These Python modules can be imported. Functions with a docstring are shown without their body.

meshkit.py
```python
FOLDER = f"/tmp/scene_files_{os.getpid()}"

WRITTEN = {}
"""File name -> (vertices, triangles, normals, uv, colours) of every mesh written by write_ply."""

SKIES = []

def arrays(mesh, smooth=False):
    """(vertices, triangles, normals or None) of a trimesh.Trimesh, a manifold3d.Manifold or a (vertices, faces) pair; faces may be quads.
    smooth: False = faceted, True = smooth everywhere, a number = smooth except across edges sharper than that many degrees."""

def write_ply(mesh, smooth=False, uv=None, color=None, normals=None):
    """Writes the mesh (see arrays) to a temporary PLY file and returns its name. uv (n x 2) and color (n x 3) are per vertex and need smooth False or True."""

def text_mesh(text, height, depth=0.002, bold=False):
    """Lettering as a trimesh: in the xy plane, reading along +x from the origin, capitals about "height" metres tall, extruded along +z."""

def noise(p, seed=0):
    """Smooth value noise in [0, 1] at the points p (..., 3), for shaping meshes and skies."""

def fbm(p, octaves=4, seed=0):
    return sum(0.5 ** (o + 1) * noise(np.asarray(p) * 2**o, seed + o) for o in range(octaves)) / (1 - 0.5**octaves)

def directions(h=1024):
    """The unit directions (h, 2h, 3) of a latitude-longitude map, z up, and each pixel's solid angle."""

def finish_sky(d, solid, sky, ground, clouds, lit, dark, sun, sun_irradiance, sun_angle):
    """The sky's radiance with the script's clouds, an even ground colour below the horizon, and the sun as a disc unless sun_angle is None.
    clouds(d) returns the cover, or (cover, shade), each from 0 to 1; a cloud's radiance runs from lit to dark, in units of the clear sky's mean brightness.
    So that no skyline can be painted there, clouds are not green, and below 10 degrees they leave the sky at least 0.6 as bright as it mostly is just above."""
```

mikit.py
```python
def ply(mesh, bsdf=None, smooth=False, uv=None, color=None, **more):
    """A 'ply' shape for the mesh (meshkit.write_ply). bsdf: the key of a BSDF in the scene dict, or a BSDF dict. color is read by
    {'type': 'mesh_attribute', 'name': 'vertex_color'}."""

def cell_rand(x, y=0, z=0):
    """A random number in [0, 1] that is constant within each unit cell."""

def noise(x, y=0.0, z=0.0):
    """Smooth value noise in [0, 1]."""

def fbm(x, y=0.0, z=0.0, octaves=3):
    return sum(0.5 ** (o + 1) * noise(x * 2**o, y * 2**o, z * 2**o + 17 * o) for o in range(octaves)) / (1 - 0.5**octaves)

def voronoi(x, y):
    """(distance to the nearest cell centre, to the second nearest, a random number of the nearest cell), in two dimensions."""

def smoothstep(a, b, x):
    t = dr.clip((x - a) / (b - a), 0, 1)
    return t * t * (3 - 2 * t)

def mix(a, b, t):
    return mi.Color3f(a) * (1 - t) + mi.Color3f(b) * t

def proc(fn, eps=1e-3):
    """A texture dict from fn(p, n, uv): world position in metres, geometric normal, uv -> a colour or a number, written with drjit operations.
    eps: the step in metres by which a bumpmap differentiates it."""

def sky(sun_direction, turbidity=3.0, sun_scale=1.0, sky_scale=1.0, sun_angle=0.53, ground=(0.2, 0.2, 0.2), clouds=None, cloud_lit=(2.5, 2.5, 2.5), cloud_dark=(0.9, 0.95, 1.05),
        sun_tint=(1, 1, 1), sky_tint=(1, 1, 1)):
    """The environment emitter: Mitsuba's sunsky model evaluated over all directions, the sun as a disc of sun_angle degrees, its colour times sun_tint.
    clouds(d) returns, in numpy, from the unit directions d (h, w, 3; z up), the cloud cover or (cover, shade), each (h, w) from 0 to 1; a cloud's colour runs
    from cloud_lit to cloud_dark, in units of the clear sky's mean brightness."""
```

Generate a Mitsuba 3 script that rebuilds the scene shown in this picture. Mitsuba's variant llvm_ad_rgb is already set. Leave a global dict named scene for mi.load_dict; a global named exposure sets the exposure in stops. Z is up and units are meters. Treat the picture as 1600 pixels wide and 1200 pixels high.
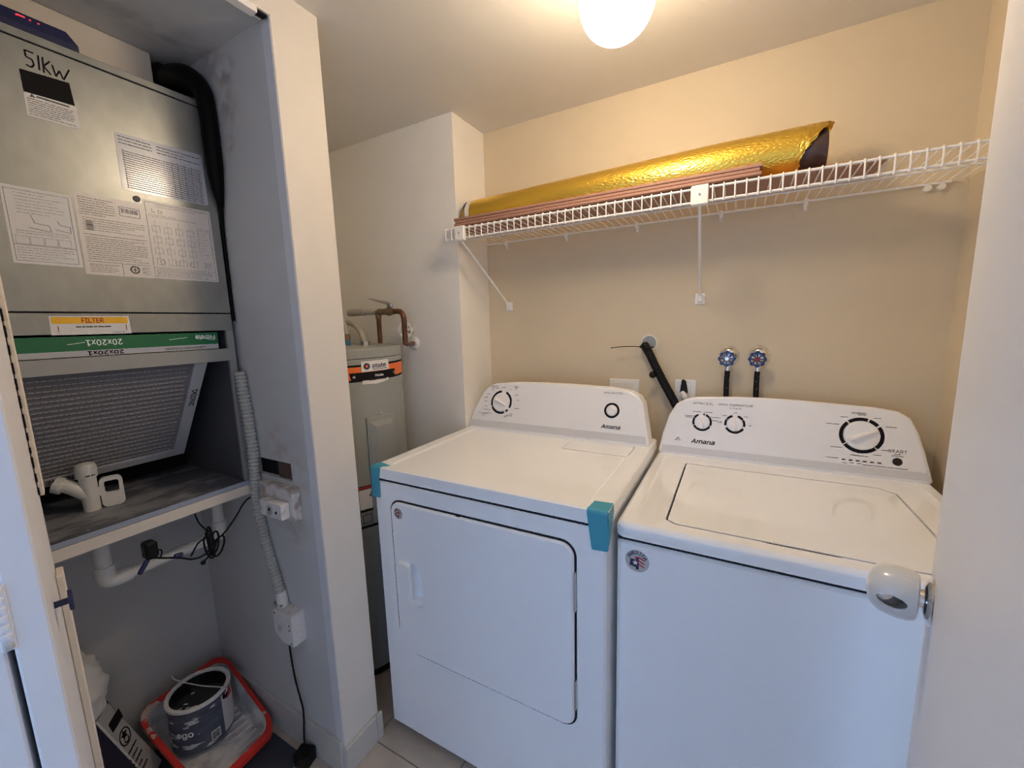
import math, random
import numpy as np, trimesh, shapely
import mitsuba as mi
import manifold3d as m3
import mikit, meshkit
from shapely.geometry import Polygon, Point, box as sbox
from shapely import affinity

rng = random.Random(7)
scene, labels = {}, {}
TT = mi.ScalarTransform4f

# ------------------------------------------------------------------ camera, light, exposure
CX, CY, CZ = 0.96584, -1.55796, 1.33126
YAW, PIT, ROLL, FPX = 0.50537, 0.147727, -0.028556, 638.44
fw = np.array([-math.sin(YAW) * math.cos(PIT), math.cos(YAW) * math.cos(PIT), -math.sin(PIT)])
rt = np.array([math.cos(YAW), math.sin(YAW), 0.0])
up = np.cross(rt, fw)
u2 = -rt * math.sin(ROLL) + up * math.cos(ROLL)
C0 = np.array([CX, CY, CZ])
scene['camera'] = {'type': 'perspective', 'fov': 2 * math.degrees(math.atan(800 / FPX)), 'fov_axis': 'x', 'near_clip': 0.004, 'far_clip': 50.0,
                   'to_world': TT().look_at(origin=C0.tolist(), target=(C0 + fw).tolist(), up=u2.tolist())}
DAY_RGB = [0.68, 0.95, 1.50]
# daylight that comes through the doorway behind the camera
scene['daylight'] = {'type': 'constant', 'radiance': {'type': 'rgb', 'value': DAY_RGB}}
LAMP_RGB = [56.0, 44.0, 30.5]
exposure = 0.0


def srgb(r, g, b):
    f = lambda c: c / 12.92 if c <= 0.04045 else ((c + 0.055) / 1.055) ** 2.4
    return [f(c / 255.0) for c in (r, g, b)]


def rgb(c):
    return {'type': 'rgb', 'value': [float(x) for x in c]}


# ------------------------------------------------------------------ materials
def mat(key, col, rough=0.5, metallic=0.0, spec=0.5, **kw):
    d = {'type': 'principled', 'base_color': rgb(col) if isinstance(col, (list, tuple)) else col, 'roughness': rough, 'metallic': metallic, 'specular': spec, **kw}
    scene[key] = {'type': 'twosided', 'bsdf': d}
    return key


def bumped(key, col, fn, scale, rough=0.5, metallic=0.0, spec=0.5, eps=1e-3):
    d = {'type': 'principled', 'base_color': rgb(col) if isinstance(col, (list, tuple)) else col, 'roughness': rough, 'metallic': metallic, 'specular': spec}
    scene[key] = {'type': 'twosided', 'bsdf': {'type': 'bumpmap', 'arbitrary': mikit.proc(fn, eps), 'scale': scale, 'bsdf': d}}
    return key


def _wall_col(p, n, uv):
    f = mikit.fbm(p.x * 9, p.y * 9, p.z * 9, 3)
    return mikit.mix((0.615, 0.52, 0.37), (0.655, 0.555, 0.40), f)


def _peel(p, n, uv):
    return mikit.fbm(p.x * 120, p.y * 120, p.z * 120, 2)


def _ss(a, b, x):
    return mikit.smoothstep(a, b, x)


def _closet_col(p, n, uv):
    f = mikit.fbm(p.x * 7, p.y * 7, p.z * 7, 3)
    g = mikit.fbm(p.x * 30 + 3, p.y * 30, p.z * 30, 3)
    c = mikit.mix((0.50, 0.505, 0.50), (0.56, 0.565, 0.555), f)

    def blob(x, z, r):
        d = mi.Float((p.x - x) ** 2 + (p.z - z) ** 2) ** 0.5
        return (1 - _ss(0.1, 1.0, d / r)) * _ss(0.25, 0.75, g)

    stain = 0.8 * blob(-0.205, 1.985, 0.055) + 0.55 * blob(-0.225, 1.90, 0.07) + 0.8 * blob(-0.235, 1.825, 0.045) + 0.5 * blob(-0.28, 2.02, 0.09)
    c = mikit.mix(c, (0.10, 0.065, 0.06), mi.Float(stain) * 0.75)
    raw = blob(-0.15, 1.0, 0.12) + blob(-0.09, 0.91, 0.09) + blob(-0.14, 0.77, 0.11)
    return mikit.mix(c, (0.42, 0.36, 0.325), raw * 0.65)


def _lifted_col(p, n, uv):  # same wall paint, lightened to stand in for lamp light in the alcove
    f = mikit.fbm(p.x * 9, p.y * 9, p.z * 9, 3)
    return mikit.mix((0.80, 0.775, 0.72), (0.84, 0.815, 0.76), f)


def _dimmed_col(p, n, uv):  # same wall paint, darkened to imitate weaker lamp light on the pillar
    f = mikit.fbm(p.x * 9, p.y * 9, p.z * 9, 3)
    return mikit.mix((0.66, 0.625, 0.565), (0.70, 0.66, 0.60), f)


def _ceil_col(p, n, uv):
    f = mikit.fbm(p.x * 6, p.y * 6, p.z * 6, 3)
    return mikit.mix((0.58, 0.56, 0.52), (0.62, 0.60, 0.56), f)


def _tile_col(p, n, uv):
    f = mikit.fbm(p.x * 14, p.y * 14, p.z * 14, 4)
    return mikit.mix((0.40, 0.345, 0.285), (0.53, 0.47, 0.40), f)


def _galv(p, n, uv):
    f = mikit.fbm(p.x * 60, p.y * 60, p.z * 25, 3)
    return mikit.mix((0.27, 0.28, 0.265), (0.34, 0.35, 0.335), f)


def _pan(p, n, uv):
    f = mikit.fbm(p.x * 20, p.y * 12, p.z * 20, 4)
    return mikit.mix((0.11, 0.12, 0.15), (0.30, 0.31, 0.33), _ss(0.45, 0.75, f))


def _wood(p, n, uv):
    f = mikit.fbm(p.x * 4, p.y * 60, p.z * 60, 3)
    return mikit.mix((0.27, 0.14, 0.10), (0.40, 0.215, 0.15), f)


def _dirty_white(p, n, uv):
    f = mikit.fbm(p.x * 25, p.y * 25, p.z * 18, 4)
    return mikit.mix((0.70, 0.68, 0.66), (0.36, 0.33, 0.31), _ss(0.60, 0.78, f))


def _copper(p, n, uv):
    f = mikit.fbm(p.x * 50, p.y * 50, p.z * 50, 3)
    return mikit.mix((0.06, 0.028, 0.02), (0.19, 0.08, 0.05), f)


def _can_col(p, n, uv):
    f = mikit.fbm(p.x * 30, p.y * 30, p.z * 55, 4)
    c = mikit.mix((0.045, 0.055, 0.09), (0.10, 0.12, 0.17), f)
    return mikit.mix(c, (0.55, 0.58, 0.62), _ss(0.60, 0.66, mikit.fbm(p.x * 24 + 9, p.y * 24, p.z * 60, 4)))


def _tray_col(p, n, uv):
    f = mikit.fbm(p.x * 18, p.y * 18, p.z * 18, 4)
    return mikit.mix((0.42, 0.42, 0.44), (0.74, 0.72, 0.70), _ss(0.35, 0.65, f))


def _tray_red(p, n, uv):
    f = mikit.fbm(p.x * 35 + 5, p.y * 35, p.z * 35, 4)
    return mikit.mix((0.62, 0.035, 0.025), (0.60, 0.50, 0.46), _ss(0.60, 0.68, f))


def _raw(p, n, uv):
    f = mikit.fbm(p.x * 40, p.y * 40, p.z * 40, 4)
    return mikit.mix((0.36, 0.31, 0.28), (0.64, 0.60, 0.57), _ss(0.35, 0.62, f))


bumped('paint_cream', mikit.proc(_wall_col), _peel, 0.0004, 0.55, spec=0.3)
bumped('paint_lifted', mikit.proc(_lifted_col), _peel, 0.0004, 0.55, spec=0.3)
bumped('paint_dimmed', mikit.proc(_dimmed_col), _peel, 0.0004, 0.55, spec=0.3)
bumped('paint_ceiling', mikit.proc(_ceil_col), _peel, 0.0004, 0.6, spec=0.3)
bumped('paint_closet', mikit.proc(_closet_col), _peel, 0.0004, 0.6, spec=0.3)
mat('tile_clay', mikit.proc(_tile_col), 0.35)
mat('grout', [0.17, 0.16, 0.15], 0.9)
mat('base_tile', [0.50, 0.49, 0.46], 0.4)
mat('enamel', [0.87, 0.89, 0.905], 0.075, spec=0.5)
mat('enamel_gap', [0.02, 0.022, 0.03], 0.8, spec=0.1)
mat('console_plastic', [0.86, 0.86, 0.865], 0.28)
mat('console_band', [0.66, 0.66, 0.66], 0.3)
mat('print_black', [0.008, 0.007, 0.009], 0.6, spec=0.12)
mat('print_grey', [0.10, 0.095, 0.095], 0.6)
mat('print_light', [0.22, 0.22, 0.22], 0.6)
mat('chrome', [0.80, 0.80, 0.80], 0.10, 1.0)
mat('steel', [0.55, 0.55, 0.56], 0.25, 1.0)
mat('door_white', [0.61, 0.61, 0.62], 0.45)
mat('bifold_white', [0.68, 0.67, 0.67], 0.5)
mat('cover_plastic', [0.62, 0.63, 0.63], 0.10)
mat('white_plastic', [0.80, 0.78, 0.74], 0.35)
mat('wire_white', [0.80, 0.79, 0.76], 0.3)
mat('pvc', [0.72, 0.71, 0.67], 0.35)
mat('black_rubber', [0.005, 0.005, 0.006], 0.42, spec=0.2)
mat('black_foam', [0.0035, 0.0035, 0.004], 0.45, spec=0.10)
mat('bead_paint', [0.62, 0.63, 0.65], 0.5)
mat('bay_shade', [0.10, 0.105, 0.115], 0.5, 0.2)
mat('pleat_ridge', [0.36, 0.355, 0.37], 0.8)
mat('black_gloss', [0.006, 0.006, 0.008], 0.15)
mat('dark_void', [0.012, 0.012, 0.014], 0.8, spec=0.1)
mat('galvanised', mikit.proc(_galv), 0.34, 0.45)
mat('galv_plain', [0.33, 0.34, 0.335], 0.4, 0.3)
mat('pan_metal', mikit.proc(_pan), 0.5, 0.2)
mat('sheet_edge', [0.30, 0.34, 0.42], 0.5)
mat('board_cream', [0.70, 0.63, 0.54], 0.6)
mat('paper', [0.70, 0.69, 0.68], 0.5)
mat('paper_gloss', [0.50, 0.52, 0.57], 0.17)
mat('paper_warm', [0.72, 0.67, 0.62], 0.32)
mat('yellow_print', [0.86, 0.46, 0.02], 0.5)
mat('red_print', [0.35, 0.03, 0.03], 0.5)
mat('filter_green', [0.010, 0.135, 0.055], 0.35)
mat('filter_card', [0.46, 0.47, 0.50], 0.6)
mat('pleat', [0.19, 0.185, 0.20], 0.9)
mat('heater_grey', [0.29, 0.305, 0.295], 0.38)
mat('orange_print', [0.80, 0.16, 0.025], 0.45)
mat('copper_old', mikit.proc(_copper), 0.38, 0.5)
mat('brass_old', [0.20, 0.145, 0.09], 0.4, 0.6)
mat('hose_grey', [0.40, 0.38, 0.34], 0.45)
mat('blue_plastic', [0.04, 0.16, 0.32], 0.4)
mat('wheel_blue', [0.012, 0.030, 0.12], 0.22)
mat('red_dot', [0.20, 0.02, 0.02], 0.4)
mat('tape_blue', [0.045, 0.30, 0.42], 0.5)
mat('conduit_grey', [0.42, 0.42, 0.40], 0.42)
mat('wood_brown', mikit.proc(_wood), 0.55)
mat('wood_dark', [0.085, 0.05, 0.04], 0.7)
mat('ledger_raw', mikit.proc(_raw), 0.8)
mat('box_paint', mikit.proc(_dirty_white), 0.6)
mat('case_navy', [0.012, 0.016, 0.075], 0.4)
mat('can_side', mikit.proc(_can_col), 0.35)
mat('can_label', [0.62, 0.60, 0.58], 0.45)
mat('paint_wet', [0.010, 0.010, 0.012], 0.12)
mat('paint_white', [0.76, 0.75, 0.72], 0.4)
mat('tray_liner', mikit.proc(_tray_col), 0.4)
mat('tray_rim', mikit.proc(_tray_red), 0.4)
mat('bag_white', [0.66, 0.64, 0.60], 0.45)
mat('bag_navy', [0.014, 0.017, 0.05], 0.4)
mat('bag_grey', [0.40, 0.39, 0.38], 0.5)
mat('sheet_dark', [0.035, 0.042, 0.060], 0.5)
mat('badge_silver', [0.50, 0.50, 0.50], 0.3, 0.6)
mat('badge_navy', [0.02, 0.02, 0.07], 0.4)
mat('badge_red', [0.45, 0.03, 0.04], 0.4)
mat('badge_white', [0.85, 0.85, 0.86], 0.4)


def _foil_bump(p, n, uv):
    return mikit.fbm(p.x * 140, p.y * 240, p.z * 240, 2)


bumped('gold_foil', [0.86, 0.56, 0.085], _foil_bump, 0.0016, 0.22, 0.92)
mat('foil_back', [0.045, 0.024, 0.022], 0.35)
mat('foil_edge', [0.42, 0.25, 0.10], 0.45)
scene['led_red'] = {'type': 'diffuse', 'reflectance': rgb([0.3, 0.02, 0.02])}

# ------------------------------------------------------------------ helpers
_count = {}


def numbered(key):
    n = _count.get(key, 0)
    _count[key] = n + 1
    return key if n == 0 else f'{key}_{n:03d}'


def obj(name, mesh, m, parent=None, smooth=False, label=None, **kw):
    key = numbered(f'{parent}__{name}' if parent else name)
    d = mesh if isinstance(mesh, dict) else mikit.ply(mesh, m, smooth)
    scene[key] = {**d, **kw}
    if label:
        labels[key] = {'label': label}
    return key


def thing(name, label, cat, group=None):
    key = numbered(name)
    labels[key] = {'label': label, 'category': cat}
    if group:
        labels[key]['group'] = group
    return key


def whole(name, mesh, m, label, cat, smooth=False, group=None):
    key = obj(name, mesh, m, None, smooth)
    labels[key] = {'label': label, 'category': cat}
    if group:
        labels[key]['group'] = group
    return key


def struct(name, mesh, m, label, smooth=False, parent=None):
    key = obj(name, mesh, m, parent, smooth)
    labels[key] = {'label': label, 'kind': 'structure'}
    return key


def cat(*ms):
    return trimesh.util.concatenate([m for m in ms])


def bx(x0, x1, y0, y1, z0, z1, c=0.0):
    if c <= 0:
        b = trimesh.creation.box((x1 - x0, y1 - y0, z1 - z0))
        b.apply_translation(((x0 + x1) / 2, (y0 + y1) / 2, (z0 + z1) / 2))
        return b
    P = []
    for sx, X in ((1, x0), (-1, x1)):
        for sy, Y in ((1, y0), (-1, y1)):
            for sz, Z in ((1, z0), (-1, z1)):
                P += [(X + sx * c, Y + sy * c, Z), (X + sx * c, Y, Z + sz * c), (X, Y + sy * c, Z + sz * c)]
    return trimesh.convex.convex_hull(np.array(P))


def frame(o, u, v):
    u, v = np.array(u, float), np.array(v, float)
    u /= np.linalg.norm(u)
    n = np.cross(u, v)
    n /= np.linalg.norm(n)
    v = np.cross(n, u)
    M = np.eye(4)
    M[:3, 0], M[:3, 1], M[:3, 2], M[:3, 3] = u, v, n, o
    return M


def put(mesh, M):
    mesh = mesh.copy()
    mesh.apply_transform(M)
    return mesh


def tf(x=0, y=0, z=0):
    return trimesh.transformations.translation_matrix((x, y, z))


def rotz(a):
    return trimesh.transformations.rotation_matrix(a, (0, 0, 1))


def ext(poly, d, z=0.0):
    m = cat(*[trimesh.creation.extrude_polygon(g, d, engine='earcut') for g in getattr(poly, 'geoms', [poly])])
    if z:
        m.apply_translation((0, 0, z))
    return m


def rect(x0, x1, y0, y1, r=0.0):
    p = sbox(x0, y0, x1, y1)
    return p.buffer(-r).buffer(r, quad_segs=6) if r else p


def ring(r0, r1, a0=0, a1=360, n=48):
    if a1 - a0 >= 360:
        return Point(0, 0).buffer(r1, quad_segs=16).difference(Point(0, 0).buffer(r0, quad_segs=16))
    t = np.radians(np.linspace(a0, a1, max(4, int(n * (a1 - a0) / 360))))
    return Polygon(np.vstack([np.c_[np.cos(t), np.sin(t)] * r1, (np.c_[np.cos(t), np.sin(t)] * r0)[::-1]]))


def lathe(prof, n=32, axis='z'):
    """profile [(r, z)] turned about z."""
    a = np.arange(n) * 2 * np.pi / n
    P = np.array(prof, float)
    v = np.stack([P[:, None, 0] * np.cos(a), P[:, None, 0] * np.sin(a), np.broadcast_to(P[:, None, 1], (len(P), n))], -1).reshape(-1, 3)
    f = []
    for i in range(len(P) - 1):
        for j in range(n):
            k = (j + 1) % n
            a0, b0, c0, d0 = i * n + j, i * n + k, (i + 1) * n + k, (i + 1) * n + j
            f += [(a0, b0, c0), (a0, c0, d0)]
    m = trimesh.Trimesh(v, f, process=True)
    return m


def spline(pts, n=12):
    P = np.array(pts, float)
    Q = np.vstack([2 * P[0] - P[1], P, 2 * P[-1] - P[-2]])
    out = []
    for i in range(1, len(Q) - 2):
        t = np.linspace(0, 1, n, endpoint=False)[:, None]
        a, b, c, d = Q[i - 1], Q[i], Q[i + 1], Q[i + 2]
        out.append(0.5 * (2 * b + (c - a) * t + (2 * a - 5 * b + 4 * c - d) * t * t + (3 * b - a - 3 * c + d) * t ** 3))
    return np.vstack(out + [P[-1:]])


def tube(pts, r, sides=10, caps=True):
    P = np.array(pts, float)
    n = len(P)
    R = np.broadcast_to(np.asarray(r, float), (n,))
    t = np.gradient(P, axis=0)
    t /= np.linalg.norm(t, axis=1, keepdims=True) + 1e-12
    a = np.cross(t[0], [0, 0, 1.0] if abs(t[0][2]) < 0.9 else [1.0, 0, 0])
    a /= np.linalg.norm(a)
    ang = np.arange(sides) * 2 * np.pi / sides
    V = []
    for i in range(n):
        a = a - t[i] * (a @ t[i])
        a /= np.linalg.norm(a)
        b = np.cross(t[i], a)
        V.append(P[i] + R[i] * (np.cos(ang)[:, None] * a + np.sin(ang)[:, None] * b))
    f = []
    for i in range(n - 1):
        for j in range(sides):
            k = (j + 1) % sides
            f += [(i * sides + j, i * sides + k, (i + 1) * sides + k), (i * sides + j, (i + 1) * sides + k, (i + 1) * sides + j)]
    v = np.vstack(V)
    if caps:
        v = np.vstack([v, P[:1], P[-1:]])
        for j in range(sides):
            k = (j + 1) % sides
            f += [(n * sides, k, j), (n * sides + 1, (n - 1) * sides + j, (n - 1) * sides + k)]
    return trimesh.Trimesh(v, f, process=False)


def rod(a, b, r, sides=8):
    return tube([a, b], r, sides)


def cyl(r, h, n=32, c=0.0):
    """solid cylinder on z from 0 to h with chamfered rims."""
    return lathe([(0, 0), (r - c, 0), (r, c), (r, h - c), (r - c, h), (0, h)] if c else [(0, 0), (r, 0), (r, h), (0, h)], n)


def text(s, h, d=0.0004, bold=False, shear=0.0, width=None, center=False):
    m = meshkit.text_mesh(s, h, d, bold)
    if width:
        w = m.bounds[1][0] - m.bounds[0][0]
        m.apply_scale((width / w, 1, 1))
    if shear:
        S = np.eye(4)
        S[0, 1] = shear
        m.apply_transform(S)
    if center:
        c = m.bounds.mean(0)
        m.apply_translation((-c[0], -c[1], 0))
    return m


def at(mesh, x, y, z=0.0, rot=0.0):
    m = mesh.copy()
    if rot:
        m.apply_transform(rotz(math.radians(rot)))
    m.apply_translation((x, y, z))
    return m


def bar(x0, x1, y, t=0.0008, d=0.0003):
    return bx(x0, x1, y - t / 2, y + t / 2, 0, d)


def rows(x0, x1, y0, y1, n, seed, t=0.0009, lo=0.55, words=True):
    """lines of fine print: runs of thin bars."""
    g = random.Random(seed)
    out = []
    for i in range(n):
        y = y1 - (i + 0.5) * (y1 - y0) / n
        end = x0 + (x1 - x0) * (1 if g.random() < 0.6 else g.uniform(lo, 1))
        x = x0
        while x < end - 0.001:
            L = g.uniform(0.004, 0.012) if words else end - x
            out.append(bar(x, min(x + L, end), y, t))
            x += L + 0.0016
    return cat(*out)


def line2(x0, y0, x1, y1, t=0.0006, d=0.0003):
    L = math.hypot(x1 - x0, y1 - y0)
    m = bx(0, L, -t / 2, t / 2, 0, d)
    return at(m, x0, y0, 0, math.degrees(math.atan2(y1 - y0, x1 - x0)))


def outline(x0, x1, y0, y1, t=0.0006):
    return cat(line2(x0, y0, x1, y0, t), line2(x1, y0, x1, y1, t), line2(x1, y1, x0, y1, t), line2(x0, y1, x0, y0, t))


def poly2(pts, t=0.0008, close=False):
    q = list(pts) + ([pts[0]] if close else [])
    return cat(*[line2(*a, *b, t) for a, b in zip(q, q[1:])])


def hull_spheres(pts, r, n=12):
    s = trimesh.creation.icosphere(2, 1.0)
    V = np.vstack([s.vertices * (r if np.isscalar(r) else r[i]) + np.array(p) for i, p in enumerate(pts)])
    return trimesh.convex.convex_hull(V)


def mf(mesh):
    m = mesh.copy()
    m.merge_vertices()
    return m3.Manifold(m3.Mesh(np.asarray(m.vertices, np.float32), np.asarray(m.faces, np.uint32)))


# ------------------------------------------------------------------ room shell
ZC, ZK = 2.111, 2.045        # laundry ceiling, closet ceiling
XR = 1.473                   # right wall
YA = -0.2154                 # alcove wall plane
Y1, Y2 = -0.8954, -0.7693    # closet side wall / pillar faces
XB = -0.685                  # closet and alcove back (left) wall
struct('floor', bx(XB - 0.1, XR + 0.1, -3.2, 0.1, -0.10, -0.004), 'grout', 'grey grout bed under the floor tiles')
T0 = 0.305
tile_ply = mikit.ply(bx(0.0015, T0 - 0.0015, 0.0015, T0 - 0.0015, -0.012, 0.0, 0.0015), 'tile_clay')
for i in range(-3, 5):
    for j in range(-5, 3):
        x0, y0 = -0.017 + i * T0, -0.784 + j * T0
        if x0 + T0 < XB or x0 > XR or y0 > 0:
            continue
        obj('tile', tile_ply, None, 'floor', to_world=TT().translate([x0, y0, 0.0]))
struct('ceiling', bx(-0.9, XR + 0.1, -3.2, 0.1, ZC, ZC + 0.08), 'paint_ceiling', 'plain painted ceiling over the laundry area')
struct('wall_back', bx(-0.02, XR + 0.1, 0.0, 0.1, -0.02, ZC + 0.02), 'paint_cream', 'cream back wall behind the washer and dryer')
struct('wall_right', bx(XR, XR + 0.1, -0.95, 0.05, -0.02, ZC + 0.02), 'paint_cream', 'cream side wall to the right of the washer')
struct('wall_alcove', bx(XB - 0.05, 0.0, YA, 0.1, -0.02, ZC + 0.02), 'paint_lifted', 'cream wall behind the water heater, ending at a corner beside the shelf')
struct('wall_left', bx(XB - 0.1, XB, -1.75, 0.0, -0.02, ZC + 0.02), 'paint_closet', 'grey wall at the back of the air handler closet')
# partition between closet and laundry; raw hole in its closet face
part_m = mf(bx(XB - 0.02, -0.0085, Y1, Y2, -0.02, ZC + 0.02)) - mf(bx(-0.288, -0.118, Y1 - 0.02, Y1 + 0.045, 0.906, 0.958))
_pm = part_m.to_mesh()
_pt = trimesh.Trimesh(_pm.vert_properties[:, :3], _pm.tri_verts, process=True)
_face = (np.abs(_pt.face_normals[:, 0] - 1) < 0.01) & (_pt.triangles_center[:, 0] > -0.02)
struct('wall_partition', _pt.submesh([np.where(~_face)[0]], append=True), 'paint_closet', 'grey partition wall inside the air handler closet')
struct('pillar_face', bx(-0.010, -0.0065, Y1 + 0.0005, Y2 + 0.0015, -0.02, ZC), 'paint_dimmed', 'cream painted end of the partition wall', parent='wall_partition')
struct('corner_bead', bx(-0.040, -0.0088, Y1 - 0.0012, Y1 + 0.002, 0.0, ZK), 'bead_paint', 'smoother strip along the corner of the partition', parent='wall_partition')
# alcove side of the partition is cream
struct('alcove_face', bx(XB, -0.0085, Y2 - 0.001, Y2 + 0.0015, 0, ZC), 'paint_lifted', 'cream side of the partition facing the water heater', parent='wall_partition')
struct('ceiling_closet', bx(XB, -0.1, -1.5, Y1 + 0.01, ZK, ZC), 'paint_closet', 'low dark ceiling of the air handler closet')
struct('wall_header', bx(-0.1, -0.0085, -1.5, Y1 + 0.01, ZK, ZC), 'paint_closet', 'header over the closet opening')  # closet grey stands in for the shadow under the cream header
struct('header_face', bx(-0.0086, -0.0064, -1.5, Y1 + 0.0004, ZK, ZC), 'paint_dimmed', 'cream front of the header', parent='wall_header')
struct('wall_near', bx(XB - 0.05, -0.0085, -1.75, -1.45, -0.02, ZC), 'paint_closet', 'near side wall of the closet')
struct('wall_front', bx(1.04, XR + 0.1, -1.66, -1.56, -0.02, ZC), 'paint_cream', 'wall beside the doorway behind the open door')
# baseboard tiles round the pillar and inside the closet
bb = obj('baseboard_pillar', bx(-0.0065, 0.0045, Y1 - 0.004, Y2 - 0.012, 0.0, 0.092, 0.0025), 'base_tile')
labels[bb] = {'label': 'grey tile baseboard at the foot of the pillar', 'kind': 'structure'}
obj('end_tile', bx(-0.0065, 0.0045, Y2 - 0.011, Y2 + 0.012, 0.0, 0.092, 0.0025), 'base_tile', bb)
bb2 = obj('baseboard_closet', bx(XB, -0.012, Y1 - 0.011, Y1 + 0.002, 0.0, 0.112, 0.002), 'base_tile')
labels[bb2] = {'label': 'dull grey baseboard along the closet wall', 'kind': 'structure'}

# ------------------------------------------------------------------ ceiling lamp
LP = np.array([0.724, -0.643, 1.962])
lamp = thing('ceiling_light', 'round white glowing globe lamp on the ceiling', 'lamp')
obj('globe', {'type': 'sphere', 'center': LP.tolist(), 'radius': 0.0742, 'bsdf': {'type': 'diffuse', 'reflectance': rgb([0.8, 0.8, 0.8])},
              'emitter': {'type': 'area', 'radiance': rgb(LAMP_RGB)}}, None, lamp)
obj('base', put(lathe([(0, 0), (0.060, 0), (0.062, -0.010), (0.050, -0.022), (0.030, -0.034), (0.030, -0.080), (0, -0.080)], 32), tf(LP[0], LP[1], ZC)), 'white_plastic', lamp, 40)

# ------------------------------------------------------------------ dryer
DXL, DXR, DYF, DYB, DZ = 0.004, 0.734, -0.7197, -0.09, 0.914
dr_ = thing('dryer', 'white front loading clothes dryer with blue tape on two corners', 'dryer')
scoop = Polygon([(0.137, 0.502), (0.137, 0.632), (0.160, 0.634), (0.178, 0.620), (0.187, 0.590), (0.187, 0.515), (0.180, 0.502)]).buffer(-0.004).buffer(0.004)
dfr = frame((0, DYF, 0), (1, 0, 0), (0, 0, 1))      # x right, y up, z towards the room
pocket = put(ext(scoop, 0.06, -0.030), dfr)
obj('cabinet', mf(bx(DXL + 0.004, DXR - 0.004, DYF, DYB, 0.024, 0.872, 0.006)) - mf(pocket), 'enamel', dr_, 30)
obj('top_gap', bx(DXL + 0.007, DXR - 0.007, DYF + 0.004, DYB, 0.870, 0.879), 'enamel_gap', dr_)
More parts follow.
